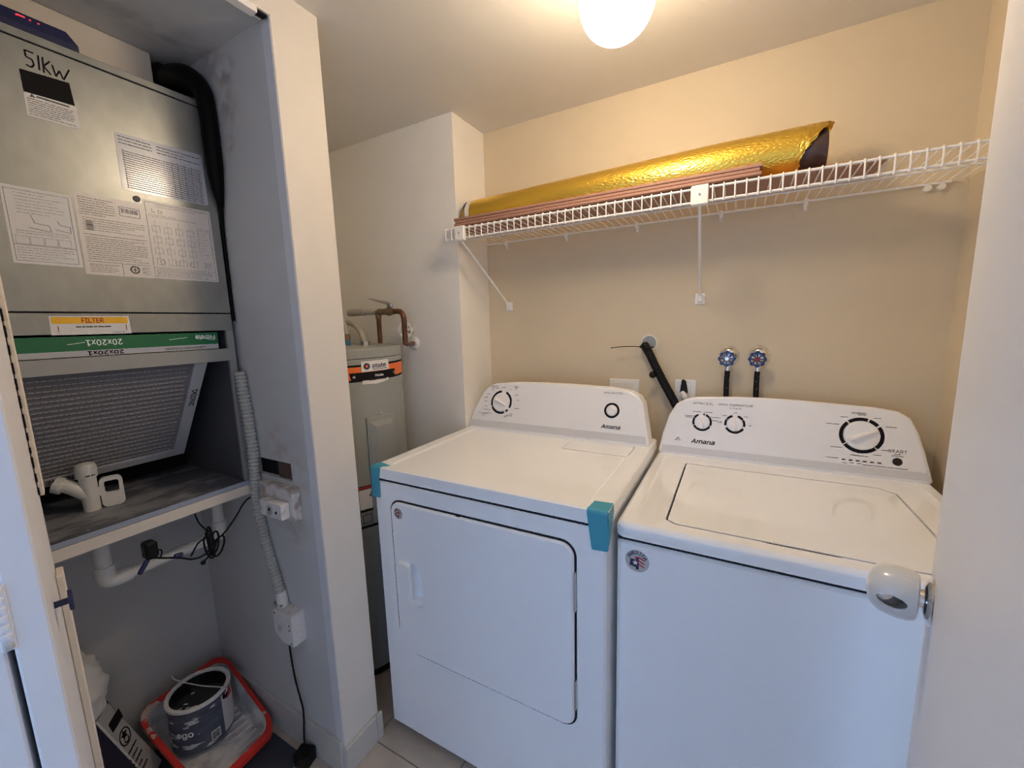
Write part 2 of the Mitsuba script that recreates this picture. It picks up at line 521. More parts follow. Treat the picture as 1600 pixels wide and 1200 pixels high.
# top deck: a rounded slab with a shallow recess
dk = rect(DXL, DXR, DYF - 0.002, DYB, 0.012)
slab = trimesh.convex.convex_hull(np.vstack([ext(dk.buffer(-0.002), 0.001, 0.878).vertices, ext(dk, 0.030, 0.881).vertices, ext(dk.buffer(-0.004), 0.001, DZ - 0.0015).vertices]))
rec = rect(DXL + 0.040, DXR - 0.052, DYF + 0.035, -0.205, 0.02)
hat = rect(0.462, 0.686, -0.318, -0.215, 0.003)
cut = trimesh.convex.convex_hull(np.vstack([ext(rec, 0.01, DZ - 0.0005).vertices, ext(rec.buffer(-0.006), 0.001, DZ - 0.0052).vertices]))
deck = mf(slab) - mf(cut) - mf(ext(hat.difference(hat.buffer(-0.0030)), 0.02, DZ - 0.012))
obj('top_deck', deck, 'enamel', dr_, 30)
obj('lint_hatch', ext(hat.buffer(-0.0028), 0.0025, DZ - 0.0070), 'enamel', dr_, 30)
for fx in (0.06, 0.68):
    for fy in (DYF + 0.06, DYB - 0.06):
        obj('foot', put(cyl(0.02, 0.026, 16), tf(fx, fy, 0)), 'black_rubber', dr_, 40)
# door
dp = Polygon([(0.076, 0.392), (0.100, 0.338), (0.137, 0.3265), (0.656, 0.3285), (0.657, 0.822), (0.0765, 0.818)])
dp = dp.buffer(-0.035).buffer(0.035, quad_segs=8)
obj('door_gap', put(ext(dp.buffer(0.0040, quad_segs=6).difference(scoop), 0.0012, 0.0002), dfr), 'enamel_gap', dr_)
dm = trimesh.convex.convex_hull(np.vstack([ext(dp.buffer(-0.0012), 0.001, 0.0012).vertices, ext(dp.buffer(-0.0012), 0.001, 0.0035).vertices, ext(dp.buffer(-0.0060), 0.001, 0.0078).vertices]))
sc = ext(scoop, 0.05, -0.02)
dr_door = obj('door', put(trimesh.Trimesh(*(lambda q: (q.vert_properties[:, :3], q.tri_verts))((mf(dm) - mf(sc)).to_mesh())), dfr), 'enamel', dr_, 30)
sl_ = []
for q_, z_ in ((scoop.buffer(0.0006), 0.0077), (scoop.buffer(-0.003), 0.002), (affinity.translate(scoop.buffer(-0.010), -0.006, 0), -0.016)):
    L_ = q_.exterior
    sl_.append(np.array([[*L_.interpolate(t_, normalized=True).coords[0], z_] for t_ in np.linspace(0, 1, 48, endpoint=False)]))
sv_ = np.vstack(sl_ + [sl_[-1].mean(0)[None]])
sf_ = [(i_ * 48 + j_, i_ * 48 + (j_ + 1) % 48, (i_ + 1) * 48 + (j_ + 1) % 48) for i_ in range(2) for j_ in range(48)] + [(i_ * 48 + j_, (i_ + 1) * 48 + (j_ + 1) % 48, (i_ + 1) * 48 + j_) for i_ in range(2) for j_ in range(48)] + [(96 + j_, 96 + (j_ + 1) % 48, 144) for j_ in range(48)]
obj('handle_pocket', put(trimesh.Trimesh(sv_, sf_, process=False), dfr), 'enamel', dr_door, 30)
obj('handle', put(trimesh.convex.convex_hull(np.vstack([ext(rect(0.098, 0.147, 0.496, 0.634, 0.006), 0.001, 0.0082).vertices, ext(rect(0.103, 0.1455, 0.500, 0.630, 0.005), 0.001, 0.0195).vertices])), dfr), 'enamel', dr_door, 30)
for z0, z1 in ((0.652, 0.752), (0.385, 0.465)):
    obj('hinge', put(ext(rect(0.6555, 0.6605, z0, z1, 0.001), 0.008, 0.001), dfr), 'steel', dr_door)
obj('latch_pad', put(ext(rect(0.318, 0.330, 0.818, 0.8225, 0.001), 0.004, 0.001), dfr), 'black_rubber', dr_door)


def badge(parent, M, r):
    b = obj('badge', put(cyl(r, 0.0012, 28, 0.0003), M), 'badge_silver', parent, 30, label='round silver sticker badge with a flag emblem')
    M2 = M @ tf(0, 0, 0.0013)
    obj('lettering', put(cat(*[put(text(ch, r * 0.30, 0.0002, True, center=True), rotz(math.radians(-q)) @ tf(0, r * 0.78, 0)) for ch, q in zip('AMERICA', np.linspace(-62, 62, 7))]), M2), 'badge_navy', b)
    k = r * 0.62
    st = [(k * 0.42 * (1 if i % 2 == 0 else 0.42) * math.sin(i * math.pi / 5) - k * 0.22, k * 0.42 * (1 if i % 2 == 0 else 0.42) * math.cos(i * math.pi / 5) - k * 0.25) for i in range(10)]
    obj('star', put(cat(ext(Polygon([(-k, -k * 0.75), (k * 0.05, -k * 0.95), (k * 0.15, k * 0.15), (-k * 0.9, k * 0.25)]), 0.0002), ext(rect(-k * 0.15, k * 0.25, -k * 1.2, k * 0.5), 0.0002)), M2), 'badge_navy', b)
    obj('star_white', put(ext(Polygon(st), 0.0003), M2 @ tf(0, 0, 0.0001)), 'badge_white', b)
    obj('stripe', put(cat(*[ext(Polygon([(-k * 0.3, y + k * 0.25), (k * 0.3, y + k * 0.35), (k * 1.0, y), (k * 0.95, y - k * 0.16), (k * 0.25, y + k * 0.15), (-k * 0.3, y + k * 0.08)]), 0.0002) for y in (k * 0.35, -k * 0.15, -k * 0.65)]), M2), 'badge_red', b)


badge(dr_, dfr @ tf(0.110, 0.784, 0.0090), 0.017)


# console (inclined front face): outline in (x, up the slope)
def console(parent, P0, slope, pts, depth, band_h):
    """rounded console body lofted back from an outline in the plane of its inclined face."""
    M = frame(P0, (1, 0, 0), slope)
    o = Polygon(pts).buffer(-0.01).buffer(0.01, quad_segs=6)
    V = []
    for inset, z in ((0.010, 0.0), (0.0045, -0.0015), (0.0015, -0.004), (0.0, -0.009)):
        q = o.buffer(-inset, quad_segs=6) if inset else o
        v = np.array(q.exterior.coords)
        V.append(np.c_[v, np.full(len(v), z)])
    body = trimesh.convex.convex_hull(np.vstack(V))
    # extend straight back (horizontally) to the rear of the machine
    back = put(body, M)
    w = np.array(o.exterior.coords)
    rear = (M @ np.c_[w, np.full(len(w), -0.009), np.ones(len(w))].T).T[:, :3] + np.array([0, depth, -0.006])
    rear[:, 2] = np.maximum(rear[:, 2], P0[2])
    vv = back.vertices.copy()
    vv[:, 2] = np.maximum(vv[:, 2], P0[2] - 0.001)
    body = trimesh.convex.convex_hull(np.vstack([vv, rear]))
    c = obj('console', body, 'console_plastic', parent, 35)
    x0, x1 = o.bounds[0], o.bounds[2]
    bd = o.buffer(-0.0085).intersection(sbox(x0 - 1, 0.0, x1 + 1, band_h))
    obj('lower_band', put(ext(bd, 0.0006, 0.0001), M), 'console_band', c)
    return c, M @ tf(0, 0, 0.0002)


dpts = [(0.004, 0.0), (0.0175, 0.068), (0.053, 0.150), (0.074, 0.176), (0.107, 0.1895), (0.180, 0.1975), (0.300, 0.2005), (0.4127, 0.2005), (0.5705, 0.1965), (0.648, 0.187), (0.679, 0.172), (0.696, 0.146), (0.707, 0.0945), (0.7275, 0.0)]
dc, DM = console(dr_, (0, -0.205, DZ - 0.001), (0, 0.065, 0.184), dpts, 0.055, 0.034)


def dial(parent, M, x, y, r_in, r_out, gaps, knob_r, ptr, h=0.018):
    segs = [ext(ring(r_in, r_out, a, b), 0.0005) for a, b in gaps]
    d = obj('dial', put(cat(*segs), M @ tf(x, y, 0.0003)), 'print_black', parent, label='control dial with a black ring')
    obj('knob', put(lathe([(0, h * 0.55), (knob_r * 0.86, h * 0.55), (knob_r * 0.97, h * 0.42), (knob_r, 0.001), (0, 0.001)], 40), M @ tf(x, y, 0)), 'console_plastic', d, 40)
    g = hull_spheres([(-knob_r * 0.72, 0, h * 0.45), (knob_r * 0.86, 0, h * 0.45), (-knob_r * 0.62, 0, h), (knob_r * 0.74, 0, h * 0.9)], [knob_r * 0.14, knob_r * 0.10, knob_r * 0.13, knob_r * 0.07])
    obj('grip', put(g, M @ tf(x, y, 0) @ rotz(math.radians(ptr))), 'console_plastic', d, 40)
    return d


def word(x, y, s, h, bold=False, rot=0):
    return at(text(s, h, 0.0004, bold, center=True), x, y, 0.0002, rot)


def dash(x, y, w, t=0.0016):
    return at(bar(-w / 2, w / 2, 0, t, 0.0004), x, y, 0.0002)


dial(dr_, DM, 0.1455, 0.112, 0.0395, 0.0475, [(a + 3, b - 3) for a, b in ((-105, -62), (-58, -38), (-30, 70), (92, 205), (205, 260))], 0.037, -24)
# dryer push button
pb = obj('button', put(ext(ring(0.020, 0.0268), 0.0006), DM @ tf(0.592, 0.113, 0.0002)), 'print_black', dr_, label='push button in a black ring')
obj('cap', put(lathe([(0, 0.009), (0.012, 0.0085), (0.0175, 0.006), (0.0195, 0.001), (0.0195, 0)], 32), DM @ tf(0.592, 0.113, 0)), 'console_plastic', pb, 50)
obj('lettering', put(cat(word(0.592, 0.1745, 'PUSH TO START', 0.0062), word(0.099, 0.176, 'AUTOMATIC', 0.0052), word(0.099, 0.168, 'DRY', 0.0045), word(0.203, 0.1775, 'TIMED', 0.005), word(0.203, 0.170, 'DRY', 0.0045),
                         word(0.070, 0.062, 'AUTOMATIC', 0.0052), word(0.070, 0.054, 'DRY', 0.0045), word(0.188, 0.060, 'AIR DRY', 0.0055)), DM), 'print_grey', dc)
obj('fine_print', put(cat(*[dash(0.1455 + 0.068 * math.cos(math.radians(a)) * 1.12, 0.112 + 0.06 * math.sin(math.radians(a)), w) for a, w in
                            ((62, 0.012), (88, 0.018), (112, 0.018), (128, 0.012), (150, 0.02), (165, 0.022), (180, 0.018), (200, 0.02), (215, 0.03), (232, 0.018), (-20, 0.025), (-48, 0.014), (-70, 0.012), (12, 0.01), (32, 0.012))]), DM), 'print_grey', dc)
obj('brand_lettering', put(at(text('Amana', 0.0135, 0.0005, True, 0.30, width=0.066), 0.559, 0.049, 0.0002), DM), 'print_black', dc)
# blue tape on the two front corners of the dryer: real strips, thin, folded over the edge


def tape(pts_front, top, name_label, side=None):
    k = thing('tape_strip', name_label, 'tape')
    obj('front_piece', put(ext(Polygon(pts_front), 0.0008, 0.0026), dfr), 'tape_blue', k)
    tp = ext(Polygon(top), 0.0008)
    obj('top_piece', put(tp, tf(0, 0, DZ + 0.0003)), 'tape_blue', k)
    e0, e1 = pts_front[0][0], pts_front[1][0]
    ez = pts_front[0][1]
    a = np.linspace(0, math.pi / 2, 6)
    out = np.c_[DYF + 0.0045 - 0.0080 * np.cos(a), DZ - 0.007 + 0.0082 * np.sin(a)]
    inn = np.c_[DYF + 0.0045 - 0.0071 * np.cos(a), DZ - 0.007 + 0.0073 * np.sin(a)]
    pr = ext(Polygon(np.vstack([out, inn[::-1]])), e1 - e0)
    obj('fold', put(pr, frame((e0, 0, 0), (0, 1, 0), (0, 0, 1))), 'tape_blue', k, 30)
    if side is not None:
        x, pts = side
        obj('side_piece', put(ext(Polygon(pts), 0.0008), frame((x, 0, 0), (0, 1, 0), (0, 0, 1))), 'tape_blue', k)
    return k


tape([(0.003, 0.908), (0.042, 0.908), (0.036, 0.878), (0.0335, 0.817), (0.003, 0.8165)], [(0.004, DYF + 0.004), (0.043, DYF + 0.004), (0.060, DYF + 0.022), (0.004, DYF + 0.034)],
     'blue tape folded over the left front corner of the dryer top', (DXL - 0.0010, [(DYF, 0.8165), (DYF, 0.910), (DYF + 0.03, 0.914), (DYF + 0.03, 0.885), (DYF + 0.012, 0.82)]))
tape([(0.686, 0.908), (0.7335, 0.908), (0.737, 0.829), (0.7345, 0.822), (0.698, 0.819)], [(0.687, DYF + 0.004), (0.733, DYF + 0.004), (0.733, DYF + 0.048), (0.690, DYF + 0.044)],
     'blue tape folded over the right front corner of the dryer top', (DXR + 0.0002, [(DYF, 0.829), (DYF, 0.910), (DYF + 0.046, 0.914), (DYF + 0.046, 0.895), (DYF + 0.012, 0.835)]))

# ------------------------------------------------------------------ washer
WXL, WXR, WYF, WYB, WZ = 0.740, 1.439, -0.6774, -0.066, 0.8776
wa = thing('washer', 'white top loading washing machine right of the dryer', 'washing machine')
obj('cabinet', bx(WXL + 0.003, WXR - 0.003, WYF, WYB, 0.024, 0.836, 0.010), 'enamel', wa, 30)
obj('top_gap', bx(WXL + 0.006, WXR - 0.006, WYF + 0.004, WYB, 0.834, 0.844), 'enamel_gap', wa)
wk = rect(WXL, WXR, WYF - 0.006, WYB, 0.022)
wslab = trimesh.convex.convex_hull(np.vstack([ext(wk.buffer(-0.003), 0.001, 0.8425).vertices, ext(wk, 0.020, 0.846).vertices, ext(wk.buffer(-0.003), 0.001, 0.871).vertices, ext(wk.buffer(-0.010), 0.0008, WZ - 0.0008).vertices]))
lid = Polygon([(0.842, -0.200), (1.308, -0.200), (1.337, -0.228), (1.343, -0.600), (1.318, -0.628), (0.862, -0.6265), (0.843, -0.612)]).buffer(-0.006).buffer(0.006, quad_segs=5)
notch = Polygon([(1.025, -0.600), (1.165, -0.600), (1.163, -0.630), (1.150, -0.6415), (1.040, -0.6415), (1.027, -0.630)])
# outer sloped tray of the deck: a shallow dish round the lid
dish = rect(WXL + 0.032, WXR - 0.030, WYF + 0.034, -0.150, 0.03)
dcut = trimesh.convex.convex_hull(np.vstack([ext(dish, 0.01, WZ - 0.0003).vertices, ext(dish.buffer(-0.012), 0.001, WZ - 0.0048).vertices]))
gap = lid.buffer(0.0042).difference(lid.buffer(-0.001)).union(notch)
wdeck = mf(wslab) - mf(dcut) - mf(ext(gap, 0.03, WZ - 0.018))
obj('top_deck', wdeck, 'enamel', wa, 30)
lid_top = mf(ext(lid.buffer(-0.0006), 0.0020, WZ - 0.0070)) + mf(ext(lid.buffer(-0.0014), 0.0024, WZ - 0.0070)) + mf(ext(lid.buffer(-0.0026), 0.0027, WZ - 0.0070))
obj('lid', lid_top, 'enamel', wa, 30)
obj('lid_shadow_gap', ext(gap.buffer(-0.0003), 0.001, WZ - 0.0175), 'enamel_gap', wa)
for fx in (0.80, 1.38):
    for fy in (WYF + 0.06, WYB - 0.06):
        obj('foot', put(cyl(0.02, 0.026, 16), tf(fx, fy, 0)), 'black_rubber', wa, 40)
wfr = frame((0, WYF, 0), (1, 0, 0), (0, 0, 1))
badge(wa, wfr @ tf(0.7895, 0.7905, 0.0003), 0.0265)
wpts = [(0.7415, 0.0), (0.7545, 0.0745), (0.771, 0.134), (0.7925, 0.174), (0.821, 0.193), (0.857, 0.2015), (0.97, 0.2085), (1.05, 0.2095), (1.14, 0.208), (1.318, 0.199), (1.366, 0.191), (1.392, 0.174), (1.4095, 0.133), (1.4225, 0.0835), (1.4395, 0.0)]
wc, WM = console(wa, (0, -0.130, WZ - 0.001), (0, 0.055, 0.200), wpts, 0.02, 0.030)
G2 = [(-150 + 3, -32 - 3), (-25, 22), (25, 66), (70, 96), (122, 158), (160, 205)]
dial(wa, WM, 0.8752, 0.1165, 0.0235, 0.0295, [(208, 332), (-22, 35), (38, 66), (74, 84), (118, 150), (153, 202)], 0.0225, 110, 0.014)
dial(wa, WM, 0.9704, 0.1180, 0.0235, 0.0300, [(208, 332), (-12, 32), (36, 74), (106, 146), (150, 192)], 0.0225, 91, 0.014)
dial(wa, WM, 1.2862, 0.1158, 0.0415, 0.0505, [(-142, -48), (-44, 34), (40, 68), (73, 128), (133, 214)], 0.041, 27, 0.020)
obj('start_button', put(cyl(0.0105, 0.002, 24, 0.0006), WM @ tf(1.3639, 0.0518, 0)), 'black_gloss', wc, 30, label='round black start button')
for i in range(6):
    obj('indicator', put(ext(rect(-0.0042, 0.0042, -0.0017, 0.0017, 0.0012), 0.0005), WM @ tf(1.248 + i * 0.01572, 0.0434, 0.0002)), 'print_black', wc)
obj('lettering', put(cat(word(0.8755, 0.178, 'WATER LEVEL', 0.0068), word(0.9697, 0.179, 'WASH TEMPERATURE', 0.0068), word(0.9697, 0.1685, 'IN USE GUIDE', 0.0036), word(1.2805, 0.1785, 'NORMAL', 0.0062), word(1.3642, 0.0800, 'START', 0.0092)), WM), 'print_grey', wc)
fp = [dash(0.8752 + 0.045 * math.cos(math.radians(a)), 0.1165 + 0.036 * math.sin(math.radians(a)), w) for a, w in ((68, 0.024), (112, 0.026), (150, 0.03), (158, 0.022), (30, 0.03), (12, 0.03))]
fp += [dash(0.9704 + 0.043 * math.cos(math.radians(a)), 0.118 + 0.036 * math.sin(math.radians(a)), w) for a, w in ((90, 0.010), (135, 0.012), (178, 0.011), (45, 0.013), (-2, 0.010))]
fp += [dash(1.2862 + 0.074 * math.cos(math.radians(a)), 0.1158 + 0.058 * math.sin(math.radians(a)), w) for a, w in ((90, 0.016), (122, 0.016), (152, 0.03), (62, 0.016), (30, 0.022), (-38, 0.028), (-62, 0.018), (-90, 0.034), (-100, 0.02), (222, 0.026))]
fp += [dash(1.222, 0.0455, 0.03), dash(1.3642, 0.0715, 0.014), dash(1.3642, 0.067, 0.026), dash(1.3642, 0.034, 0.045), dash(1.315, 0.034, 0.05), dash(1.25, 0.034, 0.012), dash(1.266, 0.036, 0.01), dash(1.283, 0.036, 0.01), dash(0.8037, 0.0562, 0.010, 0.003), dash(0.8037, 0.0505, 0.02)]
obj('fine_print', put(cat(*fp), WM), 'print_grey', wc)
obj('brand_lettering', put(at(text('Amana', 0.0135, 0.0005, True, 0.30, width=0.070), 0.8445, 0.0455, 0.0002), WM), 'print_black', wc)

# ------------------------------------------------------------------ wire shelf
SY, SZ = -0.300, 1.672
sh = thing('wire_shelf', 'long white wire shelf across the back wall', 'shelf')
X0, X1 = 0.006, 1.466
obj('front_rail', rod((X0, SY, SZ), (X1, SY, SZ), 0.0033, 10), 'wire_white', sh, 50)
obj('lip_rail', rod((X0, SY, SZ - 0.034), (X1, SY, SZ - 0.034), 0.0033, 10), 'wire_white', sh, 50)
obj('back_rail', rod((X0, -0.010, 1.665), (X1 - 0.03, -0.010, 1.665), 0.0033, 10), 'wire_white', sh, 50)
obj('middle_rail', rod((X0, -0.15, 1.6655), (X1, -0.15, 1.6655), 0.003, 8), 'wire_white', sh, 50)
wire = tube([(0, -0.006, 1.6705), (0, -0.15, 1.671), (0, SY + 0.006, SZ + 0.0045), (0, SY - 0.003, SZ + 0.0042), (0, SY - 0.0055, SZ - 0.001), (0, SY - 0.0055, SZ - 0.032), (0, SY - 0.003, SZ - 0.0385)], 0.0019, 6)
wp = mikit.ply(wire, 'wire_white', 50)
n_w = 57
for i in range(n_w):
    obj('wire', wp, None, sh, to_world=TT().translate([X0 + 0.008 + i * (X1 - X0 - 0.016) / (n_w - 1), 0, 0]))
clip = cat(bx(-0.006, 0.006, -0.016, 0.0, 1.652, 1.672, 0.002), bx(-0.004, 0.004, -0.004, 0.0, 1.64, 1.655))
for x in (0.10, 0.366, 0.634, 0.90, 1.125):
    obj('wall_clip', put(clip, tf(x, 0, 0)), 'wire_white', sh)
for x in (1.391, 1.418):
    obj('wall_clip', put(put(cyl(0.008, 0.014, 16), trimesh.transformations.rotation_matrix(math.pi / 2, (1, 0, 0))), tf(x, 0.0, 1.655)), 'white_plastic', sh, 40)


def brace(xf, xw, zw, label):
    b = thing('shelf_brace', label, 'bracket')
    w = 0.042 if xf > 0.5 else 0.040
    obj('lip_clip', bx(xf - w / 2, xf + w / 2, SY - 0.012, SY + 0.004, 1.629, 1.679, 0.002), 'white_plastic', b)
    obj('screw', put(put(cyl(0.003, 0.0015, 12), trimesh.transformations.rotation_matrix(math.pi / 2, (1, 0, 0))), tf(xf, SY - 0.012, 1.655)), 'steel', b)
    obj('rod', rod((xf, SY - 0.002, 1.632), (xw, -0.012, zw + 0.010), 0.0042, 10), 'wire_white', b, 50)
    obj('wall_foot', cat(bx(xw - 0.016, xw + 0.016, -0.005, 0.0, zw - 0.020, zw + 0.018, 0.002), bx(xw - 0.008, xw + 0.008, -0.015, -0.004, zw - 0.012, zw + 0.014, 0.003)), 'white_plastic', b)


brace(0.078, 0.103, 1.403, 'white diagonal shelf brace at the left end of the wire shelf')
brace(0.860, 0.847, 1.396, 'white diagonal shelf brace under the middle of the wire shelf')

# ------------------------------------------------------------------ planks and gold roll on the shelf
zt = SZ + 0.0066
pl = [(0.036, 1.250, -0.262, -0.138, 'longest brown board, lowest on the wire shelf, sticking out past the gold roll'),
      (0.034, 1.000, -0.2800, -0.238, 'second brown board strip up from the wire shelf in front of the gold roll'),
      (0.038, 0.996, -0.2785, -0.239, 'third brown board strip up from the wire shelf in front of the gold roll'),
      (0.033, 1.002, -0.2795, -0.241, 'topmost brown board strip in front of the gold roll')]
for k, (a, b, y0, y1, lb) in enumerate(pl):
    h = 0.0085
    whole('wood_board', bx(a, b, y0, y1, zt + k * (h + 0.001), zt + k * (h + 0.001) + h, 0.0013), 'wood_brown', lb, 'board', group='brown boards on the wire shelf')
ztop = zt + 0.0088
RR, RX0, RX1 = 0.0685, 0.026, 1.135
RC = np.array([0, -0.166, ztop + RR])
roll = thing('foil_roll', 'long gold foil roll lying on the wire shelf', 'roll')
nx, na = 190, 72
xs = np.r_[np.linspace(0, 0.92, 110), np.linspace(0.922, 1, 80)]
ang = np.arange(na) * 2 * np.pi / na
V = np.zeros((nx, na, 3))
for i, s in enumerate(xs):
    e = max(0, (s - 0.945) / 0.055)
    sm = max(0, (0.03 - s) / 0.03)
    R0 = (0.0560 + 0.0095 * min(1, s * 1.3)) * (1 - 0.10 * sm ** 2)
    for j, a in enumerate(ang):
        ca, sa = math.cos(a), math.sin(a)
        crumple = meshkit.noise(np.array([s * 150 + 3, 5 * ca + 9, 5 * sa + 9]), 3) - 0.5
        fine = meshkit.noise(np.array([s * 420 + 1, 13 * ca + 9, 13 * sa + 9]), 8) - 0.5
        big = meshkit.noise(np.array([s * 10, 1.2 * ca + 5, 1.2 * sa + 5]), 5) - 0.5
        r = R0 + 0.0008 * big + e * (0.010 * crumple + 0.004 * fine) - e * e * 0.004
        reach = e * (0.010 * fine - 0.052 * max(0, math.cos(a + 0.75)) ** 1.5 + 0.012 * max(0, math.cos(a - 2.2)))
        spike = e * e * max(0, math.cos(a - 1.95)) ** 14
        rr = r + 0.013 * spike
        V[i, j] = (RX0 + s * (RX1 - RX0) + reach + 0.012 * spike, RC[1] - rr * ca, max(ztop + R0 + rr * sa, ztop + 0.0004))
f = []
for i in range(nx - 1):
    for j in range(na):
        k = (j + 1) % na
        a0, b0, c0, d0 = i * na + j, i * na + k, (i + 1) * na + k, (i + 1) * na + j
        f += [(a0, c0, b0), (a0, d0, c0)]
obj('foil', trimesh.Trimesh(V.reshape(-1, 3), f, process=False), 'gold_foil', roll, 75)
RC = np.array([0, -0.166, ztop + 0.0615])
ax = frame((RX0, RC[1], RC[2]), (0, 1, 0), (0, 0, 1))
cl_ = RX1 - RX0
cc_ = lathe([(0.020, 0.004), (0.050, 0.004), (0.052, cl_ - 0.05), (0.055, cl_ - 0.03), (0.054, cl_ - 0.01), (0.056, cl_ + 0.006), (0.020, cl_ + 0.004), (0.020, 0.004)], 40)
vv = cc_.vertices.copy()
kk = vv[:, 2] > cl_ - 0.04
vv[kk, :2] *= 1 + 0.16 * (meshkit.noise(vv[kk] * 60, 4)[:, None] - 0.5)
cc_.vertices = vv
obj('core', put(cc_, ax), 'foil_back', roll, 40)
for q, (r0, r1) in enumerate(((0.026, 0.0285), (0.036, 0.0385), (0.046, 0.0485))):
    obj('winding', put(lathe([(r0, cl_ - 0.05), (r1, cl_ - 0.05), (r1, cl_ + 0.008), (r0, cl_ + 0.008), (r0, cl_ - 0.05)], 28), ax), 'foil_edge', roll, 40)
st = []
for i, t in enumerate(np.linspace(math.radians(-12), math.radians(70), 12)):
    st.append(t)
sv, sf = [], []
for x in (RX0 + 0.018, RX0 + 0.036):
    for t in st:
        sv.append((x, RC[1] - (0.0562 + 0.0010) * math.cos(t), ztop + 0.0562 + (0.0562 + 0.0010) * math.sin(t)))
for i in range(11):
    sf += [(i, i + 12, i + 13), (i, i + 13, i + 1)]
obj('sticker', trimesh.Trimesh(sv, sf, process=False), 'paper', roll, True)

# ------------------------------------------------------------------ plumbing on the back wall
hb = thing('wall_drain', 'round grey drain hole in the back wall above the machines', 'drain')
Ry = trimesh.transformations.rotation_matrix(math.pi / 2, (1, 0, 0))     # z axis -> -y (out of the wall)
obj('trim_ring', put(lathe([(0.0245, 0.0), (0.0245, 0.003), (0.0275, 0.004), (0.029, 0.0), ], 36), tf(0.683, 0, 1.246) @ Ry), 'paint_white', hb, 40)
obj('pipe_mouth', put(lathe([(0.0245, 0.0015), (0, 0.0015)], 36), tf(0.683, 0, 1.246) @ Ry), 'heater_grey', hb)
dh = thing('drain_hose', 'thick black drain hose hanging from the grey drain hole', 'hose')
hp = spline([(0.668, -0.004, 1.237), (0.676, -0.018, 1.228), (0.690, -0.030, 1.208), (0.712, -0.036, 1.165), (0.738, -0.038, 1.115), (0.768, -0.038, 1.06), (0.80, -0.038, 1.00)], 16)
obj('tube', tube(hp, np.full(len(hp), 0.0145) + 0.0006 * np.sign(np.sin(np.arange(len(hp)) * 2.1)), 14), 'black_rubber', dh, 40)
obj('cuff', put(trimesh.creation.icosphere(2, 0.012), tf(0.706, -0.050, 1.135)), 'black_rubber', dh, True)
zt_ = thing('cable_tie', 'thin black cable tie sticking out left from the drain hose', 'cable tie')
obj('tail', tube(spline([(0.662, -0.030, 1.2335), (0.62, -0.040, 1.235), (0.585, -0.045, 1.2335), (0.555, -0.048, 1.2295)], 6), 0.0016, 6), 'black_rubber', zt_, 40)
tl = [(0.684 + 0.019 * math.cos(a), -0.026 - 0.016 * math.sin(a), 1.229 + 0.003 * math.cos(a)) for a in np.linspace(0, 2 * math.pi, 24)]
obj('loop', tube(tl, 0.0022, 6, False), 'black_rubber', zt_, 40)
obj('head', bx(0.657, 0.668, -0.037, -0.027, 1.229, 1.238, 0.0015), 'black_rubber', zt_)


def handwheel(r, n=8):
    o = [(r * (1 + 0.085 * math.cos(n * t)) * math.cos(t), r * (1 + 0.085 * math.cos(n * t)) * math.sin(t)) for t in np.linspace(0, 2 * math.pi, 96, endpoint=False)]
    rim = Polygon(o).difference(Point(0, 0).buffer(r * 0.74))
    sp = [affinity.rotate(sbox(0, -r * 0.075, r * 0.85, r * 0.075), q * 360 / n, origin=(0, 0)) for q in range(n)]
    pl_ = shapely.union_all([rim] + sp + [Point(0, 0).buffer(r * 0.30)])
    return ext(pl_, 0.007)


for x, dot, lb in ((0.944, 'chrome', 'left washer tap with blue octagonal handwheel and grey centre'), (1.030, 'red_dot', 'right washer tap with blue octagonal handwheel and red centre')):
    v = thing('washer_tap', lb, 'tap')
    z = 1.206
    obj('flange', put(lathe([(0.0, 0.020), (0.014, 0.019), (0.024, 0.013), (0.030, 0.004), (0.031, 0.0)], 36), tf(x, 0, z) @ Ry), 'chrome', v, 50)
    obj('stem', put(cyl(0.0085, 0.05, 20), tf(x - 0.004, 0, z - 0.006) @ Ry), 'steel', v, 40)
    hwk = obj('handwheel', put(handwheel(0.0245), tf(x - 0.006, -0.046, z - 0.010) @ Ry), 'wheel_blue', v, 30)
    obj('hub', put(cyl(0.0075, 0.010, 20, 0.002), tf(x - 0.006, -0.046, z - 0.010) @ Ry), dot, hwk, 40)
    obj('spout', rod((x - 0.002, -0.022, z - 0.014), (x - 0.003, -0.026, z - 0.052), 0.0085, 16), 'chrome', v, 40)
    h = thing('supply_hose', ('left' if x < 1 else 'right') + ' black braided hose hanging from a washer tap', 'hose')
    pts = np.array([(x - 0.003, -0.026, z - 0.050), (x - 0.004, -0.028, z - 0.10), (x - 0.002, -0.030, z - 0.20), (x, -0.030, z - 0.30)])
    obj('tube', tube(spline(pts, 8), 0.0082, 14), 'black_rubber', h, 40)
    sp = spline(pts, 20)
    g = random.Random(int(x * 1000))
    for q in range(7):
        c = sp[8 + q * 7]
        a = g.uniform(-0.9, 0.9)
        obj('fleck', put(trimesh.creation.icosphere(1, 0.0016), tf(c[0] + 0.0078 * math.sin(a), c[1] - 0.0078 * math.cos(a), c[2])), 'print_light', h, True)
